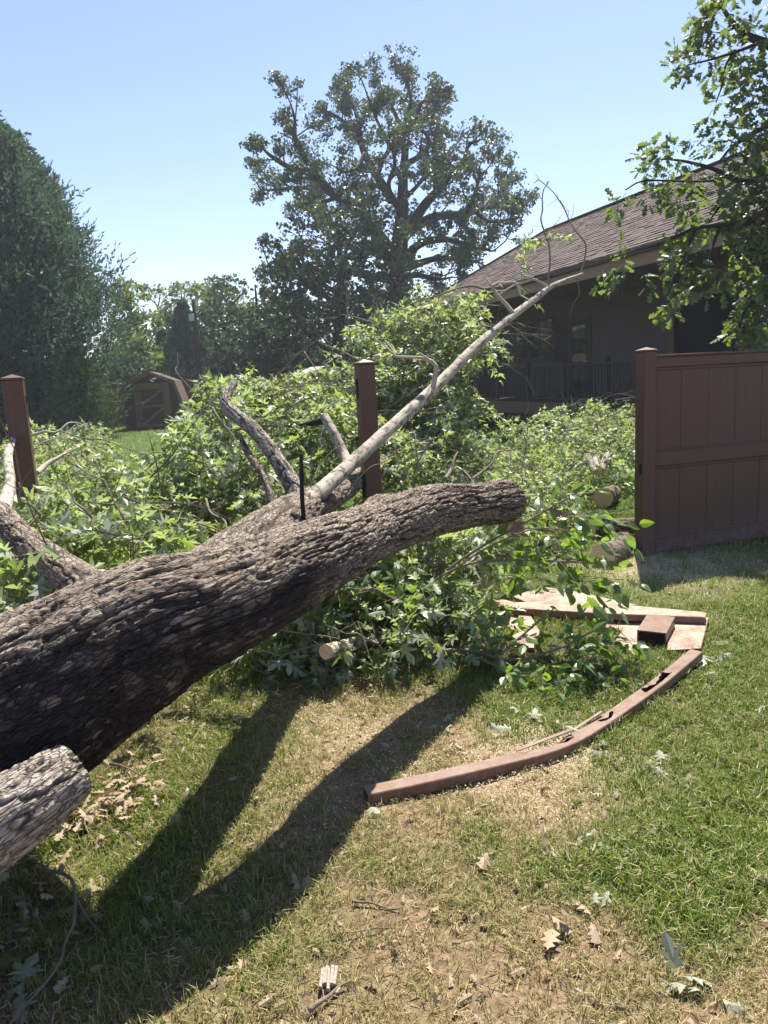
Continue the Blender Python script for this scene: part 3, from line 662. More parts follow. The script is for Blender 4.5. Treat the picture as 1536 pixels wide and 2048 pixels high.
def worley(U, V, n, seed):
    iu, iv = np.floor(U), np.floor(V); F1 = np.full(U.shape, 9.0); F2 = F1.copy(); hid = np.zeros(U.shape); dv = np.zeros(U.shape)
    for a in (-1, 0, 1):
        for b in (-1, 0, 1):
            cu, cv = iu + a, iv + b; m_ = np.mod(cu, n)
            jx = _hash(m_, cv, 0 * cu, seed); jy = _hash(m_, cv, 0 * cu + 1, seed); hh = _hash(m_, cv, 0 * cu + 2, seed)
            dx = cu + .1 + .8 * jx - U; dy = cv + jy - V; d = np.sqrt(dx * dx + dy * dy)
            c1 = d < F1; F2 = np.where(c1, F1, np.minimum(F2, d)); hid = np.where(c1, hh, hid); dv = np.where(c1, dy, dv); F1 = np.where(c1, d, F1)
    return F1, F2, hid, dv
def bark_limb(mb, pts, rad, nu, nv, cell=(.032, .12), amp=.012, seed=1, stain=None, lump=.05, knots=(), cap=True):
    c, r, s = smooth_path(pts, rad, nv); X, Y = rings(c); a = np.arange(nu) / nu * 2 * PI
    n = max(6, int(round(2 * PI * r.mean() / cell[0])))
    A, S_ = np.meshgrid(a, s); nrm_ = np.cos(A)[..., None] * X[:, None] + np.sin(A)[..., None] * Y[:, None]
    pc = c[:, None] + nrm_ * r[:, None, None]; x, y, z = pc[..., 0], pc[..., 1], pc[..., 2]
    w1 = fbm(x * 6, y * 6, z * 6, seed + 3, 3) - .5; w2 = fbm(x * 24, y * 24, z * 24, seed + 7, 3) - .5
    ca_, sa_ = np.cos(A) * r.mean(), np.sin(A) * r.mean(); k1 = .62 / cell[0]; k2 = .55 / cell[1]
    g1 = fbm(ca_ * k1 + w1 * 1.1, sa_ * k1 + w1 * 1.1, S_ * k2 + w2 * .5, seed + 41, 3); g2 = fbm(ca_ * k1 * 1.9 + 9, sa_ * k1 * 1.9 + w1, S_ * k2 * 1.7, seed + 47, 2)
    fur = sstep(.0, .17, np.abs(g1 - .5) * 2) ** .8; fur2 = sstep(.0, .14, np.abs(g2 - .5) * 2)
    U = A / (2 * PI) * int(round(n * 1.25)) + w1 * 2.6 + w2 * 1.3; Vv = S_ / cell[1] * 2.6 + w2 * 1.6 + w1 * 2.0 + np.floor(U) * .37
    F1, F2, hid, dv = worley(U, Vv, int(round(n * 1.25)), seed)
    e = sstep(.01, .12, F2 - F1)
    h = fur * (.34 + .20 * fur2 + .30 * hid * (.4 + .6 * e) - .22 * dv * e + .10 * e)
    h = np.clip(h, 0, 1.15); fine = fbm(x * 70, y * 70, z * 70, seed + 17, 3) - .5
    lum = (fbm(x * 3.2, y * 3.2, z * 3.2, seed + 29, 3) - .5) * 2
    R_ = r[:, None] * (1 + lump * lum) + amp * (h - .6) + fine * amp * .35
    for (ks, ka, kr, kh) in knots:
        dd = np.sqrt((S_ - ks) ** 2 + ((np.mod(A - ka + PI, 2 * PI) - PI) * r[:, None]) ** 2); R_ = R_ + kh * np.exp(-(dd / kr) ** 2)
    V = c[:, None] + nrm_ * R_[..., None]
    st = stain(x, y, z, nrm_, S_ / s[-1]) if stain else 0 * h
    i = np.arange(nv - 1)[:, None] * nu; j = np.arange(nu)[None]
    F = np.stack([i + j, i + (j + 1) % nu, i + nu + (j + 1) % nu, i + nu + j], -1).reshape(-1, 4)
    mb.add(V.reshape(-1, 3), F, bark=h.ravel(), stain=st.ravel()); mb.bc = np.stack([np.cos(A) * r[:, None], np.sin(A) * r[:, None], S_], -1).reshape(-1, 3); return V
def cut_face(ring, name, mat, parent, inset=.006):
    """sawn end grain closing a limb"""
    c = ring.mean(0); n = len(ring); b = MB(); V = [ring]; 
    for k in (.75, .45, .15): V.append(c + (ring - c) * k)
    V = np.concatenate(V + [c[None]]); i = np.arange(n)
    F = [np.stack([q * n + i, q * n + (i + 1) % n, (q + 1) * n + (i + 1) % n, (q + 1) * n + i], 1) for q in range(3)]
    b.add(V, F + [np.stack([3 * n + i, 3 * n + (i + 1) % n, np.full(n, 4 * n)], 1)]); return b.build(name, mat, parent)

# ------------------------------------------------------------------ the fallen tree: trunk and limbs
base = np.array([-2.3, 2.05, 0.0])
ft = thing('fallen_tree', 'huge fallen maple with dark stained trunk and leafy crown across the lawn', 'tree', base)
T0, T1, T2 = at(0, 1436, 2.55), at(448, 1202, 2.72), at(300, 1260, 2.62)
ext = norm(T0 - T2); tr_pts = [T0 + ext * 1.3 + [0, 0, -.05], T0 + ext * .6, T0, T2, T1, at(640, 1112, 3.1), at(765, 1056, 3.68), at(865, 1022, 4.12), at(940, 1012, 4.45), at(1014, 1002, 4.85)]
tr_rad = [.48, .40, .322, .242, .194, .150, .132, .136, .125, .132]
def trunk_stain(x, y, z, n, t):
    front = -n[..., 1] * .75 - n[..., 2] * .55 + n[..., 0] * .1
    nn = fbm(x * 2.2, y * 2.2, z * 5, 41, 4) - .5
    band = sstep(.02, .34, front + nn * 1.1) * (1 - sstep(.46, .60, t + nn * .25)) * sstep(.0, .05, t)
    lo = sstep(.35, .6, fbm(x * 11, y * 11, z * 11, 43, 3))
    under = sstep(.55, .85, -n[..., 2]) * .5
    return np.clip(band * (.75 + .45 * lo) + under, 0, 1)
b = MB(); Vt = bark_limb(b, tr_pts, tr_rad, 320, 680, (.030, .17), .019, 3, trunk_stain, .06, knots=((3.35, 2.0, .07, .03),))
trunk = b.build('trunk', M['bark'], ft, True); cut_face(Vt[-1], 'cut_end', M['cut'], trunk); cut_face(Vt[0], 'torn_end', M['torn'], trunk)
def limb(pts, rad, mat='bark', nu=60, nv=120, cell=(.03, .10), amp=.008, seed=5, name='limb', cut=True, lump=.05):
    b = MB(); V = bark_limb(b, pts, rad, nu, nv, cell, amp, seed, None, lump); o = b.build(name, M[mat], ft, True)
    if cut: cut_face(V[-1], 'cut_end', M['cut'], o)
    return o
l2 = [at(395, 1185, 2.95), at(520, 1082, 3.55), at(590, 1030, 4.2), at(662, 990, 5.0), at(705, 965, 5.9), at(800, 900, 7.6), at(850, 830, 9.0)]
limb(l2, [.155, .128, .118, .095, .08, .05, .02], 'bark', 150, 380, (.026, .13), .013, 9)
limb(P((560, 1040, 4.1), (640, 983, 4.45), (740, 893, 5.0), (870, 775, 5.7), (945, 700, 6.1), (1015, 640, 6.5), (1070, 598, 6.8), (1105, 572, 7.0), (1165, 547, 7.3)),
     [.080, .051, .045, .042, .039, .034, .029, .024, .010], 'bark_smooth', 40, 200, (.05, .05), .003, 13)
limb(P((575, 1030, 4.25), (592, 990, 4.3), (557, 925, 4.4), (510, 862, 4.5), (462, 822, 4.6), (451, 797, 4.65), (470, 762, 4.75)),
     [.085, .056, .045, .041, .040, .035, .018], 'bark_pale', 60, 170, (.03, .07), .008, 17)
limb(P((565, 1045, 4.0), (550, 1015, 4.15), (525, 950, 4.3), (495, 905, 4.45), (478, 865, 4.6)), [.03, .025, .02, .02, .012], 'bark', 24, 60, (.02, .05), .004, 19)
limb(P((712, 960, 6.0), (690, 915, 6.3), (668, 868, 6.4), (648, 832, 6.5)), [.055, .045, .042, .036], 'bark_smooth', 32, 60, (.03, .05), .004, 23)
limb(P((655, 838, 6.5), (630, 845, 6.6), (600, 850, 6.8)), [.034, .028, .012], 'bark_dark', 20, 30, (.02, .05), .004, 25)
limb(P((235, 1225, 2.85), (190, 1184, 3.05), (110, 1128, 3.3), (45, 1080, 3.55), (0, 1032, 3.8), (-60, 990, 4.2)), [.12, .085, .072, .066, .062, .045], 'bark', 90, 170, (.026, .09), .010, 27)
limb(P((5, 1020, 3.85), (20, 965, 4.3), (17, 905, 4.8), (40, 850, 5.4)), [.04, .03, .026, .015], 'bark_smooth', 20, 50, (.03, .05), .003, 29)
limb(P((607, 1040, 3.85), (604, 980, 3.85), (602, 908, 3.85)), [.012, .011, .009], 'bark_dark', 10, 30, (.02, .05), .002, 31, 'broken_twig')
b = MB(); Vs = bark_limb(b, [at(-420, 1830, 1.98), at(-200, 1752, 2.03), at(0, 1640, 2.12), at(90, 1580, 2.2), at(146, 1540, 2.27)], [.19, .15, .116, .10, .082], 150, 190, (.03, .12), .014, 33, None, .06)
stub = b.build('cut_stub', M['bark_pale'], ft, True); cut_face(Vs[-1], 'cut_end', M['cut'], stub)
# thin bare limbs and twigs that read one by one
TW = [((1025, 626, 6.55), (1003, 600, 6.5), (985, 574, 6.45), (998, 566, 6.4), (1030, 565, 6.4), (1040, 590, 6.4)), ((990, 574, 6.45), (945, 572, 6.5), (880, 590, 6.7), (800, 618, 7.0)),
      ((1098, 577, 7.0), (1068, 559, 6.95), (1030, 570, 6.9), (995, 592, 6.9)), ((1095, 578, 7.0), (1100, 522, 7.0), (1088, 462, 7.05), (1085, 420, 7.1), (1087, 380, 7.1), (1098, 362, 7.1)),
      ((1090, 466, 7.05), (1103, 455, 7.05), (1121, 432, 7.05)), ((1160, 548, 7.3), (1172, 492, 7.3), (1150, 460, 7.3), (1130, 420, 7.3), (1108, 386, 7.3), (1078, 360, 7.3), (1068, 366, 7.3)),
      ((1153, 552, 7.25), (1158, 590, 7.2), (1141, 624, 7.2)), ((1138, 440, 7.3), (1110, 458, 7.3), (1060, 450, 7.3)), ((1115, 398, 7.3), (1095, 412, 7.3)), ((1120, 400, 7.3), (1136, 420, 7.35), (1133, 445, 7.4)),
      ((860, 785, 5.65), (872, 735, 5.6), (862, 722, 5.6), (843, 716, 5.6), (790, 712, 5.6), (770, 682, 5.65)), ((1085, 490, 7.05), (1062, 485, 7.0), (1052, 478, 7.0)), ((1052, 555, 6.9), (1051, 500, 6.9), (1048, 465, 6.9)),
      ((55, 872, 6.2), (91, 863, 6.2), (120, 860, 6.3), (158, 846, 6.5)), ((72, 946, 5.3), (98, 925, 5.5), (142, 898, 5.7)), ((300, 956, 5.2), (374, 863, 5.5), (453, 775, 5.8)), ((120, 862, 6.3), (208, 880, 6.2), (305, 914, 6.0)),
      ((425, 815, 5.6), (448, 850, 5.5), (474, 884, 5.4)), ((412, 998, 4.9), (446, 1039, 4.6), (455, 1080, 4.3)), ((326, 1056, 4.9), (391, 1045, 4.6), (447, 1063, 4.4)), ((391, 788, 7), (352, 742, 7.1), (361, 712, 7.2)),
      ((340, 850, 6.6), (356, 822, 6.6), (405, 795, 6.6)), ((608, 703, 7.2), (650, 796, 7.0)), ((610, 1000, 4.5), (640, 930, 4.6), (700, 880, 4.7)), ((690, 990, 4.7), (740, 935, 4.6), (785, 915, 4.6)),
      ((80, 1030, 3.7), (40, 1000, 3.6), (38, 965, 3.6)), ((150, 955, 5.0), (200, 945, 5.2), (260, 950, 5.4)), ((65, 900, 5.6), (100, 880, 5.8), (150, 850, 6.2)), ((160, 1000, 4.8), (240, 1010, 4.6), (340, 1032, 4.5)),
      ((940, 960, 6.3), (985, 925, 6.5), (1025, 900, 6.7)), ((890, 958, 6.0), (905, 930, 6.2), (915, 905, 6.3)), ((925, 940, 6.2), (950, 975, 6.0)), ((545, 1258, 4.2), (610, 1268, 4.2), (700, 1285, 4.3)), ((430, 1320, 3.9), (560, 1310, 4.1), (640, 1290, 4.3)),
      ((690, 1160, 4.6), (640, 1240, 4.7), (630, 1330, 4.8)), ((760, 1150, 4.7), (720, 1250, 4.8)), ((650, 690, 8.0), (720, 720, 7.8), (790, 715, 7.7)), ((690, 705, 7.8), (685, 670, 7.8), (700, 655, 7.8), (735, 690, 7.7)), ((850, 620, 7.8), (900, 680, 7.6), (940, 730, 7.4))]
TR = [.021, .013, .017, .015, .007, .013, .007, .004, .004, .004, .022, .004, .005, .014, .024, .006, .008, .010, .009, .011, .006, .004, .007, .006, .006, .008, .006, .010, .006, .016, .018, .016, .006, .006, .009, .008, .008, .006, .008]
for k, (q, r_) in enumerate(zip(TW, TR)):
    b = MB(); n = len(q); pp = np.array(P(*q)); sub = []
    for a_, e_ in zip(pp[:-1], pp[1:]): sub += [a_, (a_ + e_) / 2 + rng.normal(size=3) * np.linalg.norm(e_ - a_) * .055]
    pp = np.array(sub + [pp[-1]]); n = len(pp); r_ = r_ * (.66 if k in (3, 4, 5, 6, 7, 8, 9, 11, 12) else .9)
    tube(b, pp, list(np.linspace(r_, r_ * .4, n) * rng.uniform(.9, 1.12, n)), 7, 5 * n)
    for w in range(n // 2):
        i_ = random.randrange(1, n); d_ = norm(norm(pp[i_] - pp[i_ - 1]) * .8 + rng.normal(size=3) * .6); l_ = random.uniform(.04, .22); tube(b, [pp[i_], pp[i_] + d_ * l_ * .5 + rng.normal(size=3) * .008, pp[i_] + d_ * l_], [r_ * .4, r_ * .28, .001], 4, 5)
    b.A['bark'] = [(0, np.full(b.n, .6, np.float32))]
    b.build('twig', M['bark_dark'] if k in (15,) else M['bark_smooth'] if k in (0, 2, 10, 13, 14) else M['bark_twig'], ft, True)

# ------------------------------------------------------------------ the fallen tree: leaves
# masses of leafy shoots: centre (photo x, y, depth), half sizes across / deep / up in metres, number of shoots, leaf length
BL = [((215, 1075, 4.1), (.32, .35, .13), 20, .125), ((60, 1190, 3.3), (.22, .2, .14), 14, .12), ((120, 1030, 4.6), (.5, .4, .16), 26, .11), ((40, 1120, 3.9), (.3, .3, .16), 16, .11),
      ((230, 992, 5.6), (.9, .7, .17), 62, .10), ((100, 960, 6.4), (.8, .8, .2), 60, .10), ((330, 990, 6.4), (.8, .8, .18), 66, .10), ((45, 905, 7.6), (.9, .9, .25), 80, .10), ((140, 905, 8.2), (.6, 1., .22), 64, .10),
      ((432, 888, 6.8), (.34, .6, .32), 60, .11), ((485, 822, 7.2), (.45, .6, .36), 85, .11), ((430, 930, 6.0), (.5, .5, .35), 56, .10), ((548, 800, 7.8), (.55, .6, .30), 95, .11),
      ((560, 880, 6.9), (.6, .6, .50), 95, .11), ((640, 830, 8.0), (.6, .7, .32), 90, .11), ((680, 880, 7.4), (.5, .6, .48), 80, .11), ((500, 960, 5.9), (.35, .5, .30), 40, .10),
      ((715, 775, 8.6), (.5, .7, .34), 85, .11), ((790, 665, 8.8), (.45, .7, .32), 70, .115), ((868, 650, 8.6), (.45, .6, .36), 70, .115), ((935, 640, 8.2), (.28, .4, .24), 26, .11), ((850, 720, 8.4), (.5, .6, .36), 76, .11),
      ((965, 690, 7.6), (.16, .3, .16), 10, .11), ((800, 790, 8.2), (.6, .7, .45), 100, .11), ((878, 830, 8.2), (.46, .6, .42), 110, .10), ((860, 900, 7.6), (.65, .7, .40), 100, .10), ((780, 930, 7.0), (.4, .5, .30), 44, .10),
      ((1060, 880, 10.5), (.9, 1.2, .34), 110, .10), ((1160, 860, 11.5), (.9, 1.5, .40), 120, .10), ((1240, 850, 11.5), (.7, 1.5, .40), 90, .10), ((1040, 950, 8.3), (.6, .9, .26), 62, .10), ((1140, 930, 9.4), (.6, .7, .26), 66, .10), ((1235, 905, 10.3), (.5, .7, .26), 40, .10),
      ((1075, 1030, 7.2), (.40, .4, .12), 26, .10), ((1010, 1000, 6.9), (.4, .4, .2), 22, .10), ((560, 1200, 4.8), (.45, .4, .26), 46, .11), ((680, 1180, 5.0), (.45, .4, .34), 56, .12), ((800, 1150, 5.2), (.45, .4, .34), 56, .12), ((620, 1290, 4.6), (.45, .35, .16), 36, .11),
      ((760, 1270, 4.6), (.40, .35, .22), 36, .11), ((880, 1110, 5.4), (.35, .4, .26), 32, .12), ((860, 1220, 4.8), (.3, .3, .24), 26, .12), ((1070, 480, 6.95), (.20, .1, .2), 4, .10), ((1050, 540, 6.9), (.08, .1, .1), 2, .09)]
tw = MB(); LP_, LR_, LS_ = [], [], []
for (cxyz, rad3, n, sz) in BL:
    c = at(*cxyz); n = int(n * 1.15); sz = sz * .86
    q = rand_dirs(n) * (rng.random((n, 1)) ** .45); b0 = c + q * np.array(rad3); b0[:, 2] = np.maximum(b0[:, 2], .05 + .06 * rng.random(n))
    d = norm(q * [1, 1, .9] + norm(c - [0, 3.2, .2]) * .35 + rng.normal(size=(n, 3)) * .45 + [0, 0, .25])
    p_, r_, s_ = sprays(tw, b0 - d * .15, d, rng.uniform(.26, .52, n), 13, sz, droop=.9, rad=.0045, flip=.62)
    LP_.append(p_); LR_.append(r_); LS_.append(s_)
pos, Rm, sz = np.concatenate(LP_), np.concatenate(LR_), np.concatenate(LS_)
ok = pos[:, 2] > .015; pos, Rm, sz = pos[ok], Rm[ok], sz[ok]
keep = leaf_objects(ft, T_MAPLE, M['maple'], pos, Rm, sz)
fo = MB(); z, px, py = in_view(pos); near = z < 6.6; pick = rng.integers(0, 3, len(pos))
for k in range(3): m_ = keep & near & (pick == k); put_leaves(fo, T_MAPLE[k], pos[m_], Rm[m_], sz[m_])
m_ = keep & ~near; put_leaves(fo, T_MAPLE_L, pos[m_], Rm[m_], sz[m_] * 1.08)
for (cxyz, rad3, n, s0_) in BL[:-2]:
    if cxyz[0] < 480 and cxyz[1] < 965: continue
    c = at(*cxyz); k = max(3, n // 9); q = rand_dirs(k) * rng.random((k, 1)) ** .4; b0 = c + q * np.array(rad3); b0[:, 2] = np.maximum(b0[:, 2], .06)
    d = norm(rng.normal(size=(k, 3)) * [1, .7, .55] + [.2, 0, .15]); L_ = rng.uniform(.35, 1.0, k); t5 = np.linspace(0, 1, 7); Pm = b0[:, None] + d[:, None] * (L_[:, None] * t5)[..., None] + rng.normal(size=(k, 7, 3)) * .014; Pm[:, :, 2] += (L_[:, None] * (t5 - t5 ** 2)) * .25
    tubes(tw, Pm, rng.uniform(.004, .010, (k, 1)) * (1.1 - .8 * t5)[None], 5)
    k2 = k * 2; i_ = rng.integers(0, k, k2); j_ = rng.integers(2, 6, k2); s_ = Pm[i_, j_]; d2 = norm(d[i_] + rng.normal(size=(k2, 3)) * .7); l2_ = rng.uniform(.12, .4, k2); tubes(tw, s_[:, None] + d2[:, None] * (l2_[:, None] * np.linspace(0, 1, 4))[..., None], .004 * (1.1 - np.linspace(0, 1, 4))[None] * np.ones((k2, 1)), 4)
tag(fo.build('foliage', M['maple'], ft), kind='stuff'); tag(tw.build('twigs', M['bark_twig'], ft), kind='stuff')

# ------------------------------------------------------------------ saplings in front of the trunk
def sapling(name, label, stems, blobs, nmax, size, mat='sapling', T=T_OVATE, group=None):
    b0 = np.array(stems[0][0][0]); b0 = np.array([b0[0], b0[1], 0.0]); th = thing(name, label, 'sapling', b0, group)
    for (pts, r_) in stems:
        b = MB(); n = len(pts); tube(b, pts, list(np.linspace(r_, r_ * .4, n)), 6, 5 * n); b.A['bark'] = [(0, np.full(b.n, .95, np.float32))]; b.build('stem', M['bark_twig'], th, True)
    tw = MB(); A_ = [[], [], []]
    for (c, rad3, n, dd) in blobs:
        q = rand_dirs(n) * rng.random((n, 1)) ** .4; b1 = np.asarray(c) + q * np.array(rad3); b1[:, 2] = np.maximum(b1[:, 2], .03)
        d = norm(np.asarray(dd) + q * .7 + rng.normal(size=(n, 3)) * .4)
        for L_, v in zip(A_, sprays(tw, b1 - d * .12, d, rng.uniform(.22, .42, n), 7, size, droop=.5, rad=.003, hang=.25)): L_.append(v)
    pos, Rm, sz = [np.concatenate(v) for v in A_]; ok = pos[:, 2] > .01; pos, Rm, sz = pos[ok], Rm[ok], sz[ok]
    keep = leaf_objects(th, T, M[mat], pos, Rm, sz, nmax)
    if keep.any():
        f_ = MB(); put_leaves(f_, T[0], pos[keep], Rm[keep], sz[keep]); tag(f_.build('foliage', M[mat], th), kind='stuff')
    tag(tw.build('twigs', M['bark_twig'], th), kind='stuff'); return th
sapling('arching_sapling', 'sapling bent over by the trunk, pale stems arching towards the cut logs', [(P((800, 1215, 5.0), (880, 1150, 4.9), (960, 1095, 4.8), (1050, 1045, 4.7), (1140, 995, 4.6), (1185, 985, 4.6)), .011), (P((830, 1185, 4.9), (930, 1130, 4.75), (1050, 1120, 4.6), (1160, 1125, 4.5), (1225, 1130, 4.5)), .009),
        (P((835, 1200, 4.95), (950, 1110, 4.7), (1060, 1060, 4.55), (1130, 1060, 4.5)), .008)],
        [(at(1100, 1040, 4.65), (.18, .2, .10), 9, (.8, -.1, .3)), (at(1145, 1035, 4.6), (.12, .12, .05), 5, (.6, -.2, .1)), (at(1110, 1110, 4.5), (.16, .15, .07), 7, (.8, -.2, .0)), (at(1185, 1160, 4.4), (.10, .10, .03), 4, (.9, -.2, -.1)), (at(1060, 1150, 4.5), (.12, .12, .05), 2, (.6, -.2, .2)), (at(980, 1100, 4.8), (.2, .15, .08), 6, (.6, -.1, .2))], 280, .095)
sapling('crushed_sapling', 'leafy sapling lying flat beside the torn end of the bent rail', [(P((820, 1310, 4.55), (930, 1300, 4.5), (1020, 1320, 4.4), (1110, 1300, 4.3), (1190, 1260, 4.3)), .013), (P((930, 1305, 4.5), (1040, 1350, 4.3), (1150, 1375, 4.2)), .009), (P((1000, 1310, 4.4), (1080, 1240, 4.4), (1110, 1215, 4.4)), .008)],
        [(at(1110, 1300, 4.3), (.2, .16, .14), 12, (.5, -.2, .6)), (at(1180, 1310, 4.25), (.17, .15, .10), 8, (.6, -.2, .5)), (at(1090, 1370, 4.2), (.26, .15, .08), 13, (.5, -.4, .3)), (at(1200, 1370, 4.15), (.2, .15, .08), 10, (.6, -.4, .2)), (at(970, 1290, 4.5), (.16, .15, .10), 6, (.4, -.2, .6)), (at(1245, 1265, 4.3), (.10, .10, .05), 3, (.8, -.1, .3))], 296, .085)
sapling('young_plant', 'dark upright young plant in the shade under the trunk', [(P((560, 1330, 4.6), (560, 1260, 4.6), (570, 1190, 4.55)), .006), (P((590, 1330, 4.7), (600, 1240, 4.7), (610, 1170, 4.7)), .006), (P((700, 1340, 4.7), (690, 1250, 4.7), (700, 1160, 4.7)), .006)],
        [(at(575, 1215, 4.55), (.2, .15, .14), 12, (.0, -.3, .8)), (at(700, 1190, 4.7), (.2, .15, .16), 12, (.0, -.3, .8)), (at(800, 1230, 4.7), (.2, .15, .16), 10, (.1, -.3, .8))], 200, .085)

# ------------------------------------------------------------------ cut logs
def log(name, label, a, e, r0, r1, seed, group='sawn maple logs', mat='bark'):
    a = np.asarray(a, float); e = np.asarray(e, float); mid = (a + e) / 2
    th = thing(name, label, 'log', (mid[0], mid[1], 0), group); b = MB()
    V = bark_limb(b, [a, mid + rng.normal(size=3) * .006, e], [r0, (r0 + r1) / 2, r1], 56, 70, (.028, .08), .008, seed); b.build('bark', M[mat], th, True)
    cut_face(V[0][::-1], 'cut_end', M['cut'], th); cut_face(V[-1], 'cut_end', M['cut'], th)
g1 = gnd(1204, 1136)
up = lambda p, h: np.array([p[0], p[1], h])
log('cut_log', 'sawn log with a broad tan cut face beside the fence post', up(g1, .10), up(g1, .10) + norm([.70, 1, 0]) * .60, .108, .10, 51)
log('cut_log', 'dark shaded log lying crosswise behind the tan-faced log', up(gnd(1185, 1075), .09), up(gnd(1275, 1068), .09), .085, .08, 52)
log('cut_log', 'sunlit log in leaves, farthest back beside the fence post', up(gnd(1206, 1016), .12), up(gnd(1206, 1016), .12) + norm([.55, 1, -.05]) * .55, .12, .11, 53)
log('cut_log', 'thin sawn branch with a round pale end under the leaning trunk', at(652, 1304, 4.2), at(742, 1281, 4.75), .042, .038, 54, None, 'bark_smooth')
for q, lb in ((((1172, 912, 9.0), (1190, 942, 8.8)), 'left prong of the pale sawn forks standing in the leaves'), (((1192, 918, 8.9), (1194, 945, 8.7)), 'middle prong of the pale sawn forks standing in the leaves'), (((1218, 910, 9.0), (1202, 942, 8.8)), 'right prong of the pale sawn forks standing in the leaves')):
    log('cut_branch', lb, at(*q[0]), at(*q[1]), .045, .05, 55, None, 'bark_smooth')

# ------------------------------------------------------------------ broken fence pieces
EXC = []
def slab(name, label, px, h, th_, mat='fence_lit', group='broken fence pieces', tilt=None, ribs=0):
    """flat broken piece whose corners rest at photo pixels px on the plane z = h (or heights in tilt)"""
    hs = tilt or [h] * len(px); pts = np.array([gnd(x, y, z) for (x, y), z in zip(px, hs)]); n = len(pts)
    EXC.append(pts[:, :2] + (pts[:, :2] - pts[:, :2].mean(0)) * .04)
    c = pts.mean(0); a0 = np.cross(pts[1] - pts[0], pts[2] - pts[0])
    if a0[2] < 0: pts = pts[::-1]
    t = thing(name, label, 'broken board', (c[0], c[1], 0), group); b = MB(); i = np.arange(n)
    ch = .004; inn = c + (pts - c) * (1 - ch / .1)
    V = np.concatenate([pts - [0, 0, th_], pts - [0, 0, ch], inn])
    b.add(V, [np.stack([q * n + i, q * n + (i + 1) % n, (q + 1) * n + (i + 1) % n, (q + 1) * n + i], 1) for q in (0, 1)] + [np.arange(2 * n, 3 * n)[None], i[None, ::-1]]); b.build('board', M[mat], t)
    if ribs:
        d = MB(); e0, e1 = pts[0], pts[1]
        for k in range(ribs):
            p = e0 + (e1 - e0) * (k + .5) / ribs; d_ = norm(e1 - e0); R = np.stack([d_, np.cross([0, 0, 1.0], d_), [0, 0, 1]], 1)
            box(d, p - [0, 0, th_ * .5] , (np.linalg.norm(e1 - e0) / ribs * .7, .02, th_ * .6), R)
        d.build('hollow_core_shade', M['hollow'], t)  # solid dark blocks painted as shade inside the board's cells
    return t
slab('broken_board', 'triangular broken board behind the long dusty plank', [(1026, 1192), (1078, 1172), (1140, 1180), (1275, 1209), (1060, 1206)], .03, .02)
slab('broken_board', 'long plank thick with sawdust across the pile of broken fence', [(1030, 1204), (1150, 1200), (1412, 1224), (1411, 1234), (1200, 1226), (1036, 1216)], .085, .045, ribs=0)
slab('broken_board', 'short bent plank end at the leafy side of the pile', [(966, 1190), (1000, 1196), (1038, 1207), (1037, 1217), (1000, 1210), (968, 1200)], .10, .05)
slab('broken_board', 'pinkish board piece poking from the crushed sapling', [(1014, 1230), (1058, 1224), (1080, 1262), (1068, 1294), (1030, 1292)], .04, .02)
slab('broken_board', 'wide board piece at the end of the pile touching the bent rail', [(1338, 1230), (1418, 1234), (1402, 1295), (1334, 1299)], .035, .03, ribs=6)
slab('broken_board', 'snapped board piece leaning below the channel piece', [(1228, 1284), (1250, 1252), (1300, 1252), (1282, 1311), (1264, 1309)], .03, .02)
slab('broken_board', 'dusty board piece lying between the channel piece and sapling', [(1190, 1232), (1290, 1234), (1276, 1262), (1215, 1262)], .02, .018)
slab('broken_board', 'small reddish shard on the soil left of the crushed sapling', [(985, 1322), (1012, 1316), (1018, 1340), (996, 1350)], .015, .012)
t = thing('channel_piece', 'short brown fence channel piece with open hollow end on the pile', 'fence channel', gnd(1310, 1262), 'broken fence pieces')
a, e = gnd(1322, 1231, .10), gnd(1303, 1263, .10); d_ = norm(e - a); xx = norm(np.cross([0, 0, 1.0], d_)); pr = [(-.085, 0), (.085, 0), (.085, -.075), (.078, -.075), (.078, -.008), (-.078, -.008), (-.078, -.075), (-.085, -.075)]
b = MB(); prism(b, pr, a, e, xx, np.array([0, 0, 1.0])); b.build('channel', M['fence_clean'], t)
b = MB(); box(b, (a + e) / 2 - [0, 0, .045], (.15, np.linalg.norm(e - a) - .03, .07), np.stack([xx, d_, [0, 0, 1]], 1)); b.build('hollow_core_shade', M['hollow'], t)  # solid dark fill, shade under the channel put into colour
def panel_bit(label, corners, th_=.022, boards=3):
    """upright broken piece of fence panel from 4 points: lower left, lower right, upper right, upper left"""
    q = np.array(corners); t = thing('broken_fence', label, 'broken board', (q[0][0], q[0][1], 0), 'broken fence pieces'); n_ = norm(np.cross(q[1] - q[0], q[3] - q[0]))
    for k in range(boards):
        u0, u1 = k / boards + .01, (k + 1) / boards - .01
        lo0, lo1 = q[0] + (q[1] - q[0]) * u0, q[0] + (q[1] - q[0]) * u1; j0, j1 = random.uniform(.8, 1), random.uniform(.85, 1)
        hi0, hi1 = lo0 + (q[3] + (q[2] - q[3]) * u0 - lo0) * j0, lo1 + (q[3] + (q[2] - q[3]) * u1 - lo1) * j1
        V = np.array([lo0, lo1, hi1, hi0]); V = np.concatenate([V, V - n_ * th_]); b = MB()
        b.add(V, np.array([[0, 1, 2, 3], [7, 6, 5, 4], [0, 4, 5, 1], [1, 5, 6, 2], [2, 6, 7, 3], [3, 7, 4, 0]])); b.build('board', M['fence_clean'], t)
panel_bit('upright broken panel piece in the shade under the cut limb', [at(893, 1145, 5.6), at(958, 1150, 5.7), at(962, 1062, 5.75), at(900, 1060, 5.65)])
panel_bit('reddish broken panel tip showing just above the cut limb', [at(972, 1010, 6.0), at(1002, 1015, 6.05), at(1000, 966, 6.1), at(984, 960, 6.05)], boards=2)
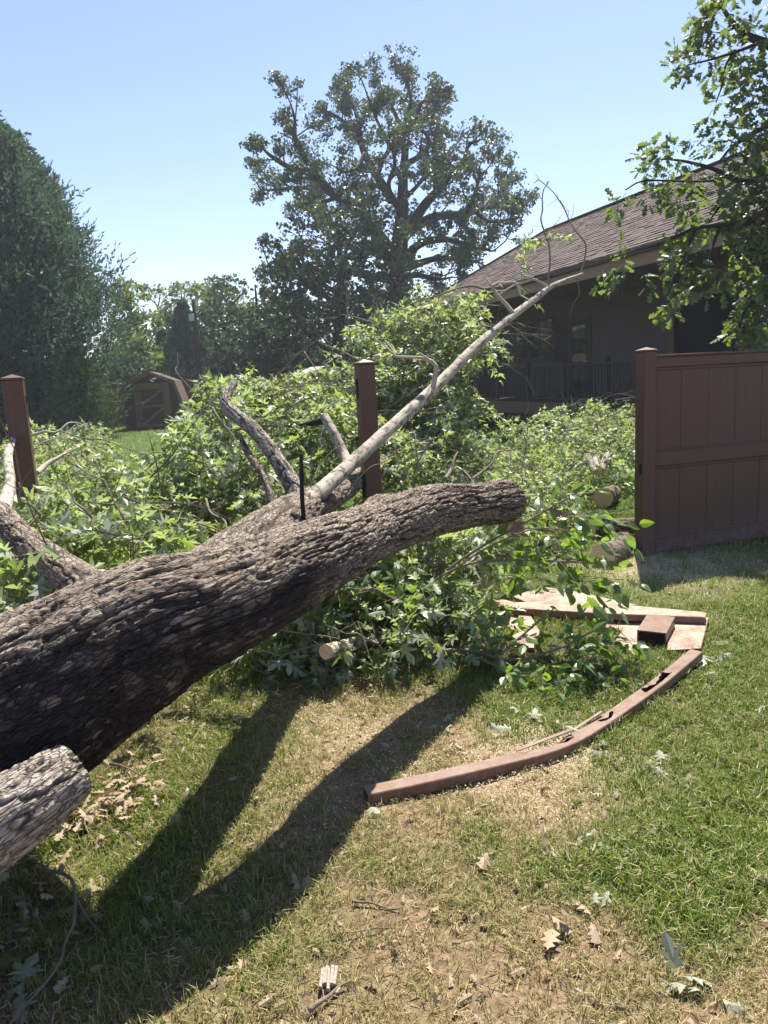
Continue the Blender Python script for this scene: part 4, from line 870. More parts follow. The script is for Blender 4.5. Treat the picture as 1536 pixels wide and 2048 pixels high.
panel_bit('dusty broken panel piece beyond the end of the cut limb', [at(1000, 1075, 5.9), at(1050, 1072, 6.2), at(1046, 1036, 6.3), at(1006, 1040, 6.0)], boards=2)
panel_bit('slanted broken panel in the leaves beside the dark log', [at(1095, 1062, 6.8), at(1150, 1062, 7.0), at(1150, 1020, 7.1), at(1100, 1016, 6.9)], boards=2)
# bent hollow rail
br = thing('bent_rail', 'long brown fence rail bent in a curve with torn slots on top', 'fence rail', gnd(1066, 1532))
rp_ = [up(gnd(*q), h) for q, h in (((737, 1611), .0), ((840, 1589), .0), ((960, 1561), .0), ((1080, 1531), .0), ((1140, 1510), .0), ((1188, 1485), .0), ((1250, 1446), .008), ((1330, 1390), .018), ((1405, 1329), .03))]
c, _, s_ = smooth_path(rp_, [.05] * len(rp_), 120); t_ = norm(np.gradient(c, axis=0)); sd = norm(np.cross([0, 0, 1.0], t_)); Wd, Hh_ = .074, .047
sh = lambda x, z: c + sd * (x + 0 * s_)[:, None] + np.array([0, 0, 1.0]) * (z + 0 * s_)[:, None]
c_rail, sd_rail = c, sd; tt = s_ / s_[-1]; jag = (fbm(s_ * 30, 0 * s_, 0, 61, 3) - .5)
def slot(a, e, k=.03): return sstep(a, a + k, tt) * (1 - sstep(e - k, e, tt))
w1 = np.clip(slot(.37, .46, .05) * .7 + slot(.52, .60, .04) + slot(.70, .85, .02), 0, 1)
mid = Wd * (.58 + jag * .5); hw = Wd * .24 * w1 * (1 + jag * 1.8) + .0004
tear = slot(.30, .44, .05) * .03
prof_ = [sh(0 * s_, 0 * s_), sh(0 * s_, Hh_ - .004 + 0 * s_), sh(.004 + 0 * s_, Hh_ + 0 * s_), sh(mid - hw, Hh_ + 0 * s_), sh(mid + hw, Hh_ + .0 * s_ - tear * .3), sh(Wd - .004 + 0 * s_, Hh_ - tear), sh(Wd + 0 * s_, Hh_ - .004 - tear), sh(Wd + 0 * s_, 0 * s_)]
b = MB(); V = np.stack(prof_, 1); n = len(s_); k = V.shape[1]; F = []
for j in range(k):
    for i in range(n - 1):
        if j == 3 and w1[i] > .25: continue
        F.append([i * k + j, (i + 1) * k + j, (i + 1) * k + (j + 1) % k, i * k + (j + 1) % k])
b.add(V.reshape(-1, 3), np.array(F)); o = b.build('rail_body', M['fence_clean'], br); md = o.modifiers.new('wall', 'SOLIDIFY'); md.thickness = .0035; md.offset = -1
b = MB(); i0 = int(.29 * n)
for (q0, q1, w_) in ((.30, .45, .018), (.46, .56, .014)):
    ia, ib = int(q0 * n), int(q1 * n); bar(b, c[ia] + sd[ia] * .080 + [0, 0, .05], c[ib] + sd[ib] * .070 + [0, 0, .066], w_, .004)
b.build('torn_strip', M['fence_clean'], br)

# ------------------------------------------------------------------ standing trees
def cards(mb, c, rad3, n, size, T=T_CARD, up=.4):
    """n leaf cards through an ellipsoid, denser outwards"""
    q = rand_dirs(n) * (rng.random((n, 1)) ** .4); pos = np.asarray(c) + q * np.asarray(rad3)
    ax = rand_dirs(n); nr = norm(rand_dirs(n) + [0, 0, up]); put_leaves(mb, T, pos, leaf_frames(ax, nr), size * rng.uniform(.55, 1.25, n))
def clumps(mb, C_, r, per, size, squash=.75, rnd_spread=.25):
    """leaf cards gathered in clumps at centres C_ (N,3); each clump has its own tone"""
    N = len(C_); q = rand_dirs(N * per) * (rng.random((N * per, 1)) ** .45)
    rr = np.repeat(r * rng.uniform(.6, 1.3, N), per)[:, None]; pos = np.repeat(C_, per, 0) + q * rr * [1, 1, squash]
    tone = np.repeat(rng.random(N), per); rnd = np.mod(tone * .999 + rng.normal(size=N * per) * rnd_spread * .3, 1)
    put_leaves(mb, T_CARD, pos, leaf_frames(rand_dirs(N * per), norm(rand_dirs(N * per) + [0, 0, .4])), size * rng.uniform(.55, 1.25, N * per), rnd)
def bz(mb): mb.A['bark'] = [(0, np.full(mb.n, .5, np.float32))]; return mb

# the big oak beyond the house: limbs laid out one by one, then grown out into twigs
def opx(x, y): return (815 + (x - 815) * .96) / 2.4 + 460, (1100 + (y - 1100) * .955) / 2.4 + 100
def limb_pts(poly, z0, dz):
    n = len(poly); return [at(*opx(*q), z0 + dz * (k / max(n - 1, 1)) ** 1.2) for k, q in enumerate(poly)]
OAKZ = 36.0
ob = at(*opx(815, 1500), OAKZ); ob[2] = 0
oak = thing('oak_tree', 'tall spreading oak with open crown rising behind the house roof', 'tree', ob)
LIMBS = [([(800, 1000), (690, 860), (600, 740), (470, 660), (390, 575), (270, 540), (170, 480), (110, 420)], .40, -3), ([(390, 575), (330, 470), (290, 390), (290, 300), (270, 220)], .18, -3), ([(480, 665), (330, 640), (200, 650), (120, 655)], .17, 2.5),
    ([(500, 690), (400, 720), (330, 720), (290, 730)], .14, 3), ([(778, 705), (700, 580), (640, 470), (610, 380), (560, 330), (480, 270), (435, 255)], .28, 2), ([(640, 470), (600, 540), (540, 560), (500, 540)], .13, -2),
    ([(612, 385), (600, 280), (560, 180), (535, 130)], .16, 2), ([(700, 580), (730, 500), (760, 430), (700, 300), (650, 170)], .15, -3), ([(845, 400), (800, 290), (760, 200), (715, 120)], .15, 2), ([(848, 360), (900, 280), (930, 210), (1030, 195)], .15, -2),
    ([(850, 310), (870, 200), (840, 90)], .13, 0), ([(832, 530), (930, 470), (960, 400), (920, 320), (990, 230)], .18, 3), ([(830, 900), (930, 740), (1000, 660), (1080, 560), (1130, 520), (1160, 430), (1215, 400)], .30, -2.5),
    ([(1080, 560), (1050, 480), (1010, 370)], .14, 2), ([(850, 870), (980, 790), (1150, 770), (1250, 740), (1350, 740), (1450, 715)], .28, 3), ([(1250, 740), (1330, 650), (1350, 560)], .14, 3), ([(1200, 762), (1270, 810), (1410, 790)], .14, -2),
    ([(1150, 772), (1200, 640), (1215, 530)], .15, -2), ([(830, 1010), (920, 920), (1050, 900), (1150, 930), (1280, 960)], .28, -3), ([(860, 1040), (980, 1000), (1100, 990), (1220, 1020)], .22, 3), ([(790, 1040), (710, 960), (620, 930), (540, 925), (400, 960), (260, 990)], .28, 2),
    ([(785, 1100), (640, 1080), (480, 1040), (300, 1050), (160, 1035)], .24, -2), ([(830, 800), (760, 640), (790, 520), (760, 400)], .16, -3.5), ([(835, 700), (930, 600), (960, 540)], .15, 3.5), ([(560, 930), (470, 800), (440, 720)], .15, 1), ([(820, 1100), (900, 1080), (1000, 1100), (1080, 1090)], .2, -1)]
b = MB(); tp = [ob - [0, 0, .3], at(*opx(812, 1250), OAKZ), at(*opx(810, 1000), OAKZ), at(*opx(825, 800), OAKZ), at(*opx(832, 600), OAKZ), at(*opx(846, 400), OAKZ), at(*opx(852, 300), OAKZ)]
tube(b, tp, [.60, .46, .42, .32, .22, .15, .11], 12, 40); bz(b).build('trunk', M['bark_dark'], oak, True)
cr = MB(); twb = MB(); NC = []
def grow_twigs(pts, r, z_first=.30, n_child=12, length=(1.0, 2.6), store=NC):
    c, rr, s = smooth_path(pts, np.linspace(r, .035, len(pts)), 40); t = norm(np.gradient(c, axis=0))
    for q in list(np.linspace(z_first, 1.0, n_child)):
        i = min(int(q * 39), 39); d = norm(t[i] * .7 + rand_dirs(1)[0] * .85 + np.array([0, 0, .25])); L_ = random.uniform(*length) * (1 - .45 * q)
        e = c[i] + d * L_ + np.array([0, 0, .12 * L_]); m_ = (c[i] + e) / 2 + rand_dirs(1)[0] * L_ * .14
        tube(twb, [c[i], m_, e], [max(rr[i] * .35, .03), .028, .012], 4, 6, False)
        for w in (.45, .75, 1.0): store.append(c[i] + (e - c[i]) * w + rand_dirs(1)[0] * .22)
        for _ in range(2):
            d2 = norm(d + rand_dirs(1)[0] * .9); e2 = m_ + d2 * L_ * .5; tube(twb, [m_, (m_ + e2) / 2 + rand_dirs(1)[0] * .06, e2], [.022, .016, .008], 3, 4, False); store.append(e2); store.append((m_ + e2) / 2)
for (poly, r, dz) in LIMBS:
    z0 = OAKZ + (0 if r > .2 else dz * .5)
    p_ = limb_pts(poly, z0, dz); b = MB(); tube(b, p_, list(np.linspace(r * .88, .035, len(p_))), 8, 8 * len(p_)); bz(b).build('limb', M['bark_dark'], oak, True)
    L_ = sum(np.linalg.norm(p_[k + 1] - p_[k]) for k in range(len(p_) - 1)); grow_twigs(p_, r, .28 if r > .2 else .2, max(6, int(L_ * 1.9)))
qc = rand_dirs(130) * rng.random((130, 1)) ** .5; NC += list(at(*opx(800, 800), OAKZ) + qc * [4.6, 3.4, 3.6])
clumps(cr, np.array(NC), .33, 34, .125, .75)
bz(twb).build('twigs', M['bark_dark'], oak)['kind'] = 'stuff'; tag(cr.build('crown', M['oak_far'], oak), kind='stuff')

def broadleaf(label, px, zc, top, crown, mat, n_limbs=7, per=26, size=.22, clump_r=.5, n_cl=260, trunk_r=.22, name='broadleaf_tree', low=.25, group='trees beyond the lawn', z_base=0.0):
    """px: photo x of the trunk; top: photo y of the crown's top; crown: (half width across, half depth) in metres"""
    b0 = at(px, 800, zc); b0[2] = z_base; zt = at(px, top, zc)[2]; H_ = zt - z_base
    th = thing(name, label, 'tree', b0, group); lean = rng.normal(size=2) * .02 * H_
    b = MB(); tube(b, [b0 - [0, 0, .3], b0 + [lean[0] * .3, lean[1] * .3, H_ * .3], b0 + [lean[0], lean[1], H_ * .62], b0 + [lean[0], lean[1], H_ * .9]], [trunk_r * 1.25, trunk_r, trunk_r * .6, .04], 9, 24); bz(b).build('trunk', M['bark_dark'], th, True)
    cc = b0 + [lean[0], lean[1], H_ * (low + (1 - low) / 2)]; rz = H_ * (1 - low) / 2; twb = MB(); CL = []
    for k in range(n_limbs):
        z0 = H_ * random.uniform(max(.18, low * .7), .62); a = k / n_limbs * 2 * PI + random.uniform(-.4, .4); d = np.array([math.cos(a) * crown[0], math.sin(a) * crown[1], 0])
        s0 = b0 + [lean[0] * .5, lean[1] * .5, z0]; e = s0 + d * random.uniform(.55, .92) + np.array([0, 0, random.uniform(.12, .36) * H_]); m_ = (s0 + e) / 2 + rand_dirs(1)[0] * .3
        tube(twb, [s0, m_, e], [trunk_r * .45, trunk_r * .28, .03], 5, 10, False); CL += [m_, e]
        for _ in range(5):
            q = random.uniform(.3, 1); p = s0 + (e - s0) * q; e2 = p + rand_dirs(1)[0] * [crown[0] * .35, crown[1] * .35, H_ * .12] + [0, 0, H_ * .05]; tube(twb, [p, (p + e2) / 2 + rand_dirs(1)[0] * .15, e2], [.06, .04, .015], 4, 5, False); CL.append(e2)
    bz(twb).build('limbs', M['bark_dark'], th)
    q = rand_dirs(n_cl) * (rng.random((n_cl, 1)) ** .33); C_ = cc + q * [crown[0], crown[1], rz]
    nn = fbm(C_[:, 0] * .55, C_[:, 1] * .55, C_[:, 2] * .55, int(px) + 3, 3); C_ = C_[nn > .40]; C_ = C_[C_[:, 2] > z_base + .4]
    cr = MB(); clumps(cr, np.concatenate([C_, np.array(CL)]), clump_r, per, size); tag(cr.build('crown', M[mat], th), kind='stuff'); return th
broadleaf('dark oak with straight trunk standing left of the tall spreading oak', 675, 33, 395, (3.4, 3.0), 'oak_far', 9, 24, .19, .42, 330, .26, 'oak_tree', .28)
broadleaf('broad grey-green oak left of the tall oak, behind the fallen crown', 520, 44, 545, (3.3, 3.0), 'oak_far', 8, 24, .24, .5, 260, .2, 'oak_tree', .2)
broadleaf('thin grey-green tree behind the utility pole', 372, 50, 562, (2.6, 2.5), 'tree_mid', 8, 20, .24, .5, 150, .17, 'broadleaf_tree', .3)
broadleaf('pale tree between the utility pole and the oaks', 455, 52, 548, (2.3, 2.5), 'tree_mid', 8, 20, .25, .5, 130, .18, 'broadleaf_tree', .3)
broadleaf('bright yellow-green tree peeking out beside the large cedar', 285, 42, 558, (1.5, 2.0), 'tree_yellow', 6, 22, .22, .45, 150, .14, 'broadleaf_tree', .08)
broadleaf('small light green tree low behind the barn-style shed', 268, 39, 660, (1.3, 1.3), 'tree_yellow', 5, 20, .2, .4, 90, .1, 'broadleaf_tree', .05)
broadleaf('dark leafy tree low under the tall oak, beside its trunk', 760, 40, 560, (3.0, 2.5), 'oak_far', 7, 22, .22, .5, 240, .2, 'oak_tree', .08)
broadleaf('dense dark tree between the two oak trunks', 610, 42, 600, (3.0, 2.2), 'oak_far', 7, 22, .22, .5, 240, .18, 'oak_tree', .05)
broadleaf('bushy dark tree behind the shed and far fence', 500, 47, 640, (3.0, 2.2), 'oak_far', 6, 22, .24, .5, 200, .16, 'broadleaf_tree', .05)
broadleaf('low dark tree at the far corner of the house', 880, 41, 575, (3.0, 2.2), 'oak_far', 6, 22, .22, .5, 220, .18, 'broadleaf_tree', .1)
broadleaf('leafy tree behind the large cedar at the edge of the lawn', 20, 43, 600, (3.5, 2.5), 'tree_mid', 6, 22, .24, .5, 240, .2, 'broadleaf_tree', .05)

def conifer(name, label, b0, H_, prof, mat, n_br, n_sp, lsp=.42, wsp=1.0, trunk_r=.2, lift=.18, group=None, leaders=()):
    """prof: list of (height share, half width); boughs sweep up and carry feathery sprigs"""
    th = thing(name, label, 'tree', b0, group); b = MB(); tube(b, [b0 - [0, 0, .3], b0 + [0, 0, H_ * .5], b0 + [.05, 0, H_ * .86]], [trunk_r, trunk_r * .6, .02], 9, 24); bz(b).build('trunk', M['bark_dark'], th, True)
    ph, pw = zip(*prof); br = MB(); n = n_br
    h = rng.random(n) ** .85 * (ph[-1] - ph[0]) + ph[0]; w_ = np.interp(h, ph, pw) * rng.uniform(.5, .86, n); a = rng.random(n) * 2 * PI
    s0 = b0 + np.stack([0 * h, 0 * h, h * H_ * .97], 1); d = np.stack([np.cos(a), np.sin(a), lift + np.clip(rng.normal(size=n) * .2, -.3, .22)], 1)
    k = 6; t = np.linspace(0, 1, k); Pm = s0[:, None] + d[:, None] * (w_[:, None] * t[None])[..., None]; Pm[:, :, 2] += (w_[:, None] * (t ** 2)[None]) * .10 - w_[:, None] * np.sin(t * PI)[None] * .12
    for (lp, lh) in leaders:
        pass
    tubes(br, Pm, (.035 * (1.05 - t))[None] * (.4 + w_[:, None] / 4), 3)
    npl = 10; per = max(8, n_sp // (n * npl)); q = np.clip(rng.random((n, npl)) ** .7 * .85 + .15, 0, 1); i0 = np.clip((q * (k - 1)).astype(int), 0, k - 2); fr = (q * (k - 1) - i0)[..., None]; r_ = np.arange(n)[:, None]
    p0 = (Pm[r_, i0] * (1 - fr) + Pm[r_, i0 + 1] * fr).reshape(-1, 3); tan = norm(Pm[r_, i0 + 1] - Pm[r_, i0]).reshape(-1, 3); N = len(p0)
    sd = norm(np.cross(tan, [0, 0, 1.0])) * rng.choice([-1, 1], (N, 1)); pd = norm(tan * .75 + sd * rng.uniform(.1, .8, (N, 1)) + np.array([0, 0, .08]) + rng.normal(size=(N, 3)) * .42)
    pl_ = np.clip(np.repeat(w_, npl) * .19, .12, .62) * rng.uniform(.6, 1.3, N) * (1.15 - .45 * q.ravel())
    n3 = n * 7; h3 = (rng.random(n3) ** .8 * (ph[-1] - ph[0]) + ph[0]); a3 = rng.random(n3) * 2 * PI; lob = .55 + .80 * fbm(a3 * 2.6, h3 * 11, 0, int(abs(b0[0]) * 7) + 5, 3); w3 = np.interp(h3, ph, pw) * lob * rng.uniform(.62, .98, n3)
    ra = np.stack([np.cos(a3), np.sin(a3), 0 * a3], 1); p0 = np.concatenate([p0, b0 + ra * w3[:, None] + np.stack([0 * h3, 0 * h3, h3 * H_ * .98 - .2], 1)]); pd = np.concatenate([pd, norm(ra * .55 + rng.normal(size=(n3, 3)) * .45 + [0, 0, .45])])
    pl_ = np.concatenate([pl_, np.clip(np.repeat(np.interp(h3, ph, pw) * .18, 1), .10, .75) * rng.uniform(.6, 1.3, n3)]); N = len(p0); per = max(7, int(per * .8))
    t3 = np.linspace(0, 1, 4); PP = p0[:, None] + pd[:, None] * (pl_[:, None] * t3)[..., None]; PP[:, :, 2] += (pl_[:, None] * t3 ** 2) * .15
    nk = n * npl; tubes(br, PP[:nk, [0, 2]], np.array([[.011, .004]]) * np.ones((nk, 1)), 3); br.build('boughs', M['bark_dark'], th)
    u = np.linspace(.08, 1, per)[None] * np.ones((N, 1)); pos = p0[:, None] + pd[:, None] * (pl_[:, None] * u)[..., None]; pos[:, :, 2] += (pl_[:, None] * u ** 2) * .15
    s2 = norm(np.cross(pd, rand_dirs(N)))[:, None] ; s3 = np.cross(pd[:, None], s2); an = rng.random((N, per, 1)) * 2 * PI; rad_ = np.cos(an) * s2 + np.sin(an) * s3
    ax = norm(pd[:, None] * .8 + rad_ * (.75 * (1.15 - u))[..., None] + [0, 0, .12]); tone = np.repeat(rng.random(N), per)
    cr = MB(); put_leaves(cr, (T_SPRIG[0] * [wsp, 1, 1], T_SPRIG[1]), pos.reshape(-1, 3), leaf_frames(ax.reshape(-1, 3), rand_dirs(N * per)), (lsp * rng.uniform(.6, 1.25, (N, per)) * (1.15 - .5 * u)).ravel(), np.mod(tone + rng.normal(size=N * per) * .08, 1))
    tag(cr.build('crown', M[mat], th), kind='stuff'); return th
cb = at(8, 800, 30.0); cb[2] = 0
conifer('cedar_tree', 'huge dark blue-green cedar at the edge of the lawn', cb, 12.7, [(.04, 3.9), (.15, 4.8), (.36, 5.4), (.55, 4.7), (.72, 3.5), (.86, 2.2), (.95, 1.1), (1, .25)], 'cedar', 850, 112000, .22, 1.25, .32)
c2 = at(80, 800, 31.5); c2[2] = 0
conifer('cedar_tree', 'second cedar leader close behind the huge cedar, slightly shorter', c2, 12.2, [(.3, 3.4), (.6, 3.0), (.8, 2.0), (.93, .9), (1, .2)], 'cedar', 260, 36000, .20, 1.25, .2)
c3 = at(162, 800, 27.0); c3[2] = 0
conifer('cedar_bush', 'young bright green cedar bush between the huge cedar and the shed', c3, 3.35, [(.03, 1.25), (.3, 1.35), (.6, 1.0), (.85, .55), (1, .15)], 'cedar_bush', 150, 20000, .12, .95, .08)
c4 = at(382, 800, 44.0); c4[2] = 0
conifer('pine_tree', 'dark conifer standing just behind the utility pole', c4, 6.6, [(.12, 1.8), (.4, 1.7), (.7, 1.1), (.92, .4), (1, .1)], 'cedar', 130, 16000, .24, 1.0, .16)
c5 = at(338, 800, 46.0); c5[2] = 0
conifer('pine_tree', 'smaller dark conifer right behind the shed roof', c5, 5.2, [(.12, 1.5), (.4, 1.4), (.7, .9), (.92, .4), (1, .1)], 'cedar', 100, 12000, .24, 1.0, .14)
for (px, py, zc, r) in ((1150, 830, 15.2, .5), (1235, 815, 15.6, .55)):
    q = at(px, py + 40, zc); q[2] = 0
    conifer('juniper_bush', 'blue-green juniper bush under the deck, %s' % ('half hidden by the leaf pile' if px < 1200 else 'nearest the privacy fence'), q, .95, [(.05, r), (.4, r), (.8, r * .6), (1, .1)], 'juniper', 40, 4000, .09, .9, .04, group='junipers along the deck')
# far woods that close the horizon
fw = MB(); n = 900; a = rng.uniform(-1.0, .95, n); d = rng.uniform(56, 74, n); hgt = 3.2 + 3.4 * fbm(a * 9, 0 * a, 0, 77, 3)
Cc = np.stack([np.sin(a) * d, np.cos(a) * d, hgt * rng.random(n) ** .7], 1); clumps(fw, Cc, 1.25, 16, .75)
tag(fw.build('far_woods', M['oak_far'], None), kind='stuff')

# the oak at the right, its trunk outside the frame; only the boughs hang in
rb = at(1790, 900, 9.2); rb[2] = 0
ro = thing('oak_tree', 'near oak whose leafy boughs hang over the fence and house roof', 'tree', rb)
b = MB(); tube(b, [rb - [0, 0, .2], rb + [0, .1, 1.5], rb + [-.1, .1, 3.4], rb + [-.35, .1, 5.4], rb + [-.5, 0, 7.5]], [.36, .27, .24, .2, .12], 12, 40); bz(b).build('trunk', M['bark_dark'], ro, True)
tA, tB, tC = rb + [-.1, .1, 3.4], rb + [-.35, .1, 5.4], rb + [0, .1, 2.3]
RB = [([tB, at(1625, 130, 8.9), at(1536, 88, 8.7), at(1498, 72, 8.6), at(1466, 46, 8.55), at(1440, 5, 8.5), at(1424, -40, 8.5)], .075), ([at(1560, 96, 8.75), at(1531, 84, 8.5), at(1482, 100, 8.3), at(1426, 118, 8.2), at(1375, 130, 8.1)], .028), ([at(1473, 52, 8.55), at(1455, 62, 8.6), at(1432, 66, 8.7)], .016),
      ([at(1470, 100, 8.3), at(1452, 130, 8.3), at(1446, 165, 8.3), at(1432, 205, 8.3)], .014), ([tA, at(1640, 330, 9.0), at(1560, 350, 8.8), at(1486, 362, 8.6), at(1452, 350, 8.5), at(1425, 337, 8.5), at(1366, 322, 8.4), at(1320, 318, 8.4)], .06), ([at(1430, 362, 8.5), at(1377, 363, 8.4), at(1289, 362, 8.3), at(1250, 380, 8.3)], .014),
      ([tA, at(1650, 440, 8.8), at(1540, 445, 8.5), at(1461, 450, 8.3), at(1391, 457, 8.2), at(1320, 488, 8.1), at(1275, 500, 8.0), at(1205, 522, 8.0)], .034), ([at(1391, 458, 8.2), at(1365, 520, 8.1), at(1335, 590, 8.0)], .02), ([at(1440, 452, 8.3), at(1420, 510, 8.2), at(1415, 560, 8.1)], .02),
      ([tC, at(1660, 600, 8.6), at(1560, 590, 8.4), at(1500, 610, 8.3), at(1476, 660, 8.2)], .05), ([tB, at(1640, 220, 8.8), at(1540, 250, 8.7), at(1470, 290, 8.6), at(1440, 320, 8.5)], .06), ([tA, at(1660, 520, 8.8), at(1560, 500, 8.6), at(1500, 520, 8.4)], .05), ([at(1486, 362, 8.6), at(1450, 400, 8.5), at(1420, 440, 8.4)], .03)]
for (p_, r) in RB: b = MB(); tube(b, p_, list(np.linspace(r, .007, len(p_))), 7, 9 * len(p_)); bz(b).build('bough', M['bark_dark'], ro, True)
RCL = [((1370, 135), (.22, .2), 22), ((1420, 85), (.2, .16), 18), ((1430, 30), (.16, .25), 16), ((1400, 60), (.12, .2), 10), ((1432, 200), (.12, .14), 9), ((1480, 130), (.3, .2), 26), ((1515, 60), (.2, .3), 18), ((1520, 150), (.22, .2), 22), ((1440, 15), (.2, .2), 8),
       ((1500, 220), (.25, .25), 30), ((1460, 280), (.22, .16), 20), ((1530, 300), (.25, .25), 28), ((1340, 315), (.28, .15), 32), ((1310, 345), (.14, .12), 12), ((1240, 388), (.18, .09), 10), ((1330, 380), (.22, .12), 18), ((1390, 395), (.25, .18), 26), ((1450, 370), (.25, .2), 28), ((1510, 370), (.25, .3), 34),
       ((1360, 430), (.2, .14), 16), ((1420, 440), (.22, .18), 22), ((1490, 450), (.25, .25), 36), ((1530, 430), (.3, .3), 34), ((1210, 530), (.16, .13), 10), ((1245, 545), (.12, .12), 7), ((1320, 545), (.16, .18), 16), ((1350, 500), (.22, .15), 20), ((1345, 600), (.12, .16), 10), ((1415, 545), (.22, .16), 20), ((1400, 590), (.12, .1), 7),
       ((1510, 530), (.25, .25), 34), ((1530, 590), (.2, .2), 20), ((1485, 640), (.12, .22), 16), ((1520, 650), (.18, .25), 24), ((1495, 690), (.14, .1), 8), ((1390, 340), (.2, .12), 12), ((1570, 200), (.4, .5), 40), ((1590, 420), (.4, .6), 50), ((1590, 600), (.35, .4), 30)]
tw = MB(); A_ = [[], [], []]
for (q, rr, n) in RCL:
    c = at(q[0] + (24 if q[1] > 350 and q[0] > 1440 else 8), q[1], 8.4); n = int(n * (.58 if q[0] > 1475 and q[1] > 170 else .40 if q[0] > 1440 or q[1] < 340 else .30)) + 1; rr = (rr[0] * .72, rr[1] * .72); qq = rand_dirs(n) * rng.random((n, 1)) ** .4; b1 = c + qq * [rr[0], .45, rr[1]]
    for L_, v in zip(A_, sprays(tw, b1, norm(qq * .8 + rand_dirs(n) * .5 + [-.25, 0, .05]), rng.uniform(.10, .22, n), 9, .125, droop=.4, rad=.0035, spread=.9, hang=.15)): L_.append(v)
pos, Rm, sz = [np.concatenate(v) for v in A_]; keep = leaf_objects(ro, T_OAK, M['oak'], pos, Rm, sz)
fo = MB(); put_leaves(fo, T_OAK[0], pos[keep], Rm[keep], sz[keep]); tag(fo.build('foliage', M['oak'], ro), kind='stuff'); tag(bz(tw).build('twigs', M['bark_dark'], ro), kind='stuff')
# upper crown above the frame, so that the tree is whole
up_ = MB(); n = 160; q = rand_dirs(n) * rng.random((n, 1)) ** .35; clumps(up_, rb + [.6, .4, 7.2] + q * [2.4, 2.4, 2.0], .5, 26, .17); tag(up_.build('upper_crown', M['oak'], ro), kind='stuff')

# ------------------------------------------------------------------ grass, straw, chips and litter
def scatter(n, y0, y1, pw=1.0, wide=.62, pad=.5):
    y = y0 + (y1 - y0) * rng.random(n) ** pw; x = (rng.random(n) * 2 - 1) * (wide * y + pad); return x, y
def blades(mb, x, y, h, w, lean, dry, rnd, far=False):
    n = len(x); z = gz(x, y); a = rng.random(n) * 2 * PI; d = np.stack([np.cos(a), np.sin(a), 0 * a], 1); s_ = np.stack([-np.sin(a), np.cos(a), 0 * a], 1)
    b0 = np.stack([x, y, z - .004], 1); m_ = b0 + d * (lean * h * .35)[:, None] + np.array([0, 0, 1.0]) * (h * .6)[:, None]; tp = b0 + d * (lean * h)[:, None] + np.array([0, 0, 1.0]) * (h * np.sqrt(np.clip(1 - .55 * lean ** 2, .05, 1)))[:, None]
    w = w[:, None]
    if far:
        V = np.stack([b0 - s_ * w, b0 + s_ * w, tp], 1); mb.add(V.reshape(-1, 3), np.arange(n * 3).reshape(-1, 3), rnd=np.repeat(rnd, 3), dry=np.repeat(dry, 3)); return
    V = np.stack([b0 - s_ * w, b0 + s_ * w, m_ + s_ * w * .8, m_ - s_ * w * .8, tp], 1)
    F = np.array([[0, 1, 2], [0, 2, 3], [3, 2, 4]])[None] + (np.arange(n) * 5)[:, None, None]
    mb.add(V.reshape(-1, 3), F.reshape(-1, 3), rnd=np.repeat(rnd, 5), dry=np.repeat(dry, 5))
gm = MB()
def blades_(mb, k, far, *a): blades(mb, *[q[k] for q in a], far=far)
RAILC = (c_rail + sd_rail * Wd * .5)[:, :2]
def blocked(x, y):
    o = np.zeros(len(x), bool)
    for q in EXC:
        if len(q) < 3: continue
        m_ = np.zeros(len(x), bool); j = len(q) - 1
        for i in range(len(q)):
            c1 = (q[i, 1] > y) != (q[j, 1] > y); m_ ^= c1 & (x < (q[j, 0] - q[i, 0]) * (y - q[i, 1]) / (q[j, 1] - q[i, 1] + 1e-12) + q[i, 0]); j = i
        o |= m_
    k = (y < 5.2) & (x > -.2); d = np.full(len(x), 9.0)
    if k.any(): d[k] = np.sqrt(((np.stack([x[k], y[k]], 1)[:, None] - RAILC[None, ::3]) ** 2).sum(-1)).min(1)
    return o | (d < Wd * .5)
def lawn(nt, per, y0, y1, pw, hs, ws, sig, far=False, pad=.5, hole=None):
    x, y = scatter(nt, y0, y1, pw, pad=pad)
    if hole is not None: k = np.abs(x) > .62 * y + hole; x, y = x[k], y[k]; nt = len(x)
    gq = greenness(x, y); cq = chips(x, y)
    tuft = fbm(x * 5, y * 5, 0, 31, 3); k = rng.random(nt) < np.clip(.50 + .8 * gq + (tuft - .5) * 1.8, .08, 1) * (1 - .5 * cq); x, y, gq = x[k], y[k], gq[k]; n = len(x)
    hh = hs * rng.uniform(.55, 1.3, n) * (.65 + .6 * gq)
    X_ = np.repeat(x, per) + rng.normal(size=n * per) * sig; Y_ = np.repeat(y, per) + rng.normal(size=n * per) * sig
    G_ = np.repeat(gq, per); dry = np.clip((.62 - G_) * 1.2 + rng.normal(size=n * per) * .28, 0, 1); dry = np.where(rng.random(n * per) < .12, .9, dry)
    fr_ = ~blocked(X_, Y_); blades_(gm, fr_, far, X_, Y_, np.repeat(hh, per) * rng.uniform(.5, 1.2, n * per), ws * rng.uniform(.6, 1.3, n * per) * (.8 + .7 * G_), np.clip(rng.normal(.75, .35, n * per), .05, 1.3), dry, rng.random(n * per))
lawn(24000, 10, 1.25, 5.2, .85, .054, .0013, .016)
lawn(9000, 10, 4.8, 9.5, .9, .055, .0026, .03, True)
lawn(6500, 7, 9, 36, .8, .07, .009, .10, True)
lawn(12000, 9, .3, 9.5, .9, .054, .0024, .025, True, 2.6, .5)
tag(gm.build('grass', M['grass']), kind='stuff')
st = MB(); n = 90000; x, y = scatter(n, 1.0, 7.5, .8, pad=.9); k = rng.random(n) < 1.05 - .75 * greenness(x, y); x, y = x[k], y[k]; k = ~blocked(x, y); x, y = x[k], y[k]; n = len(x)
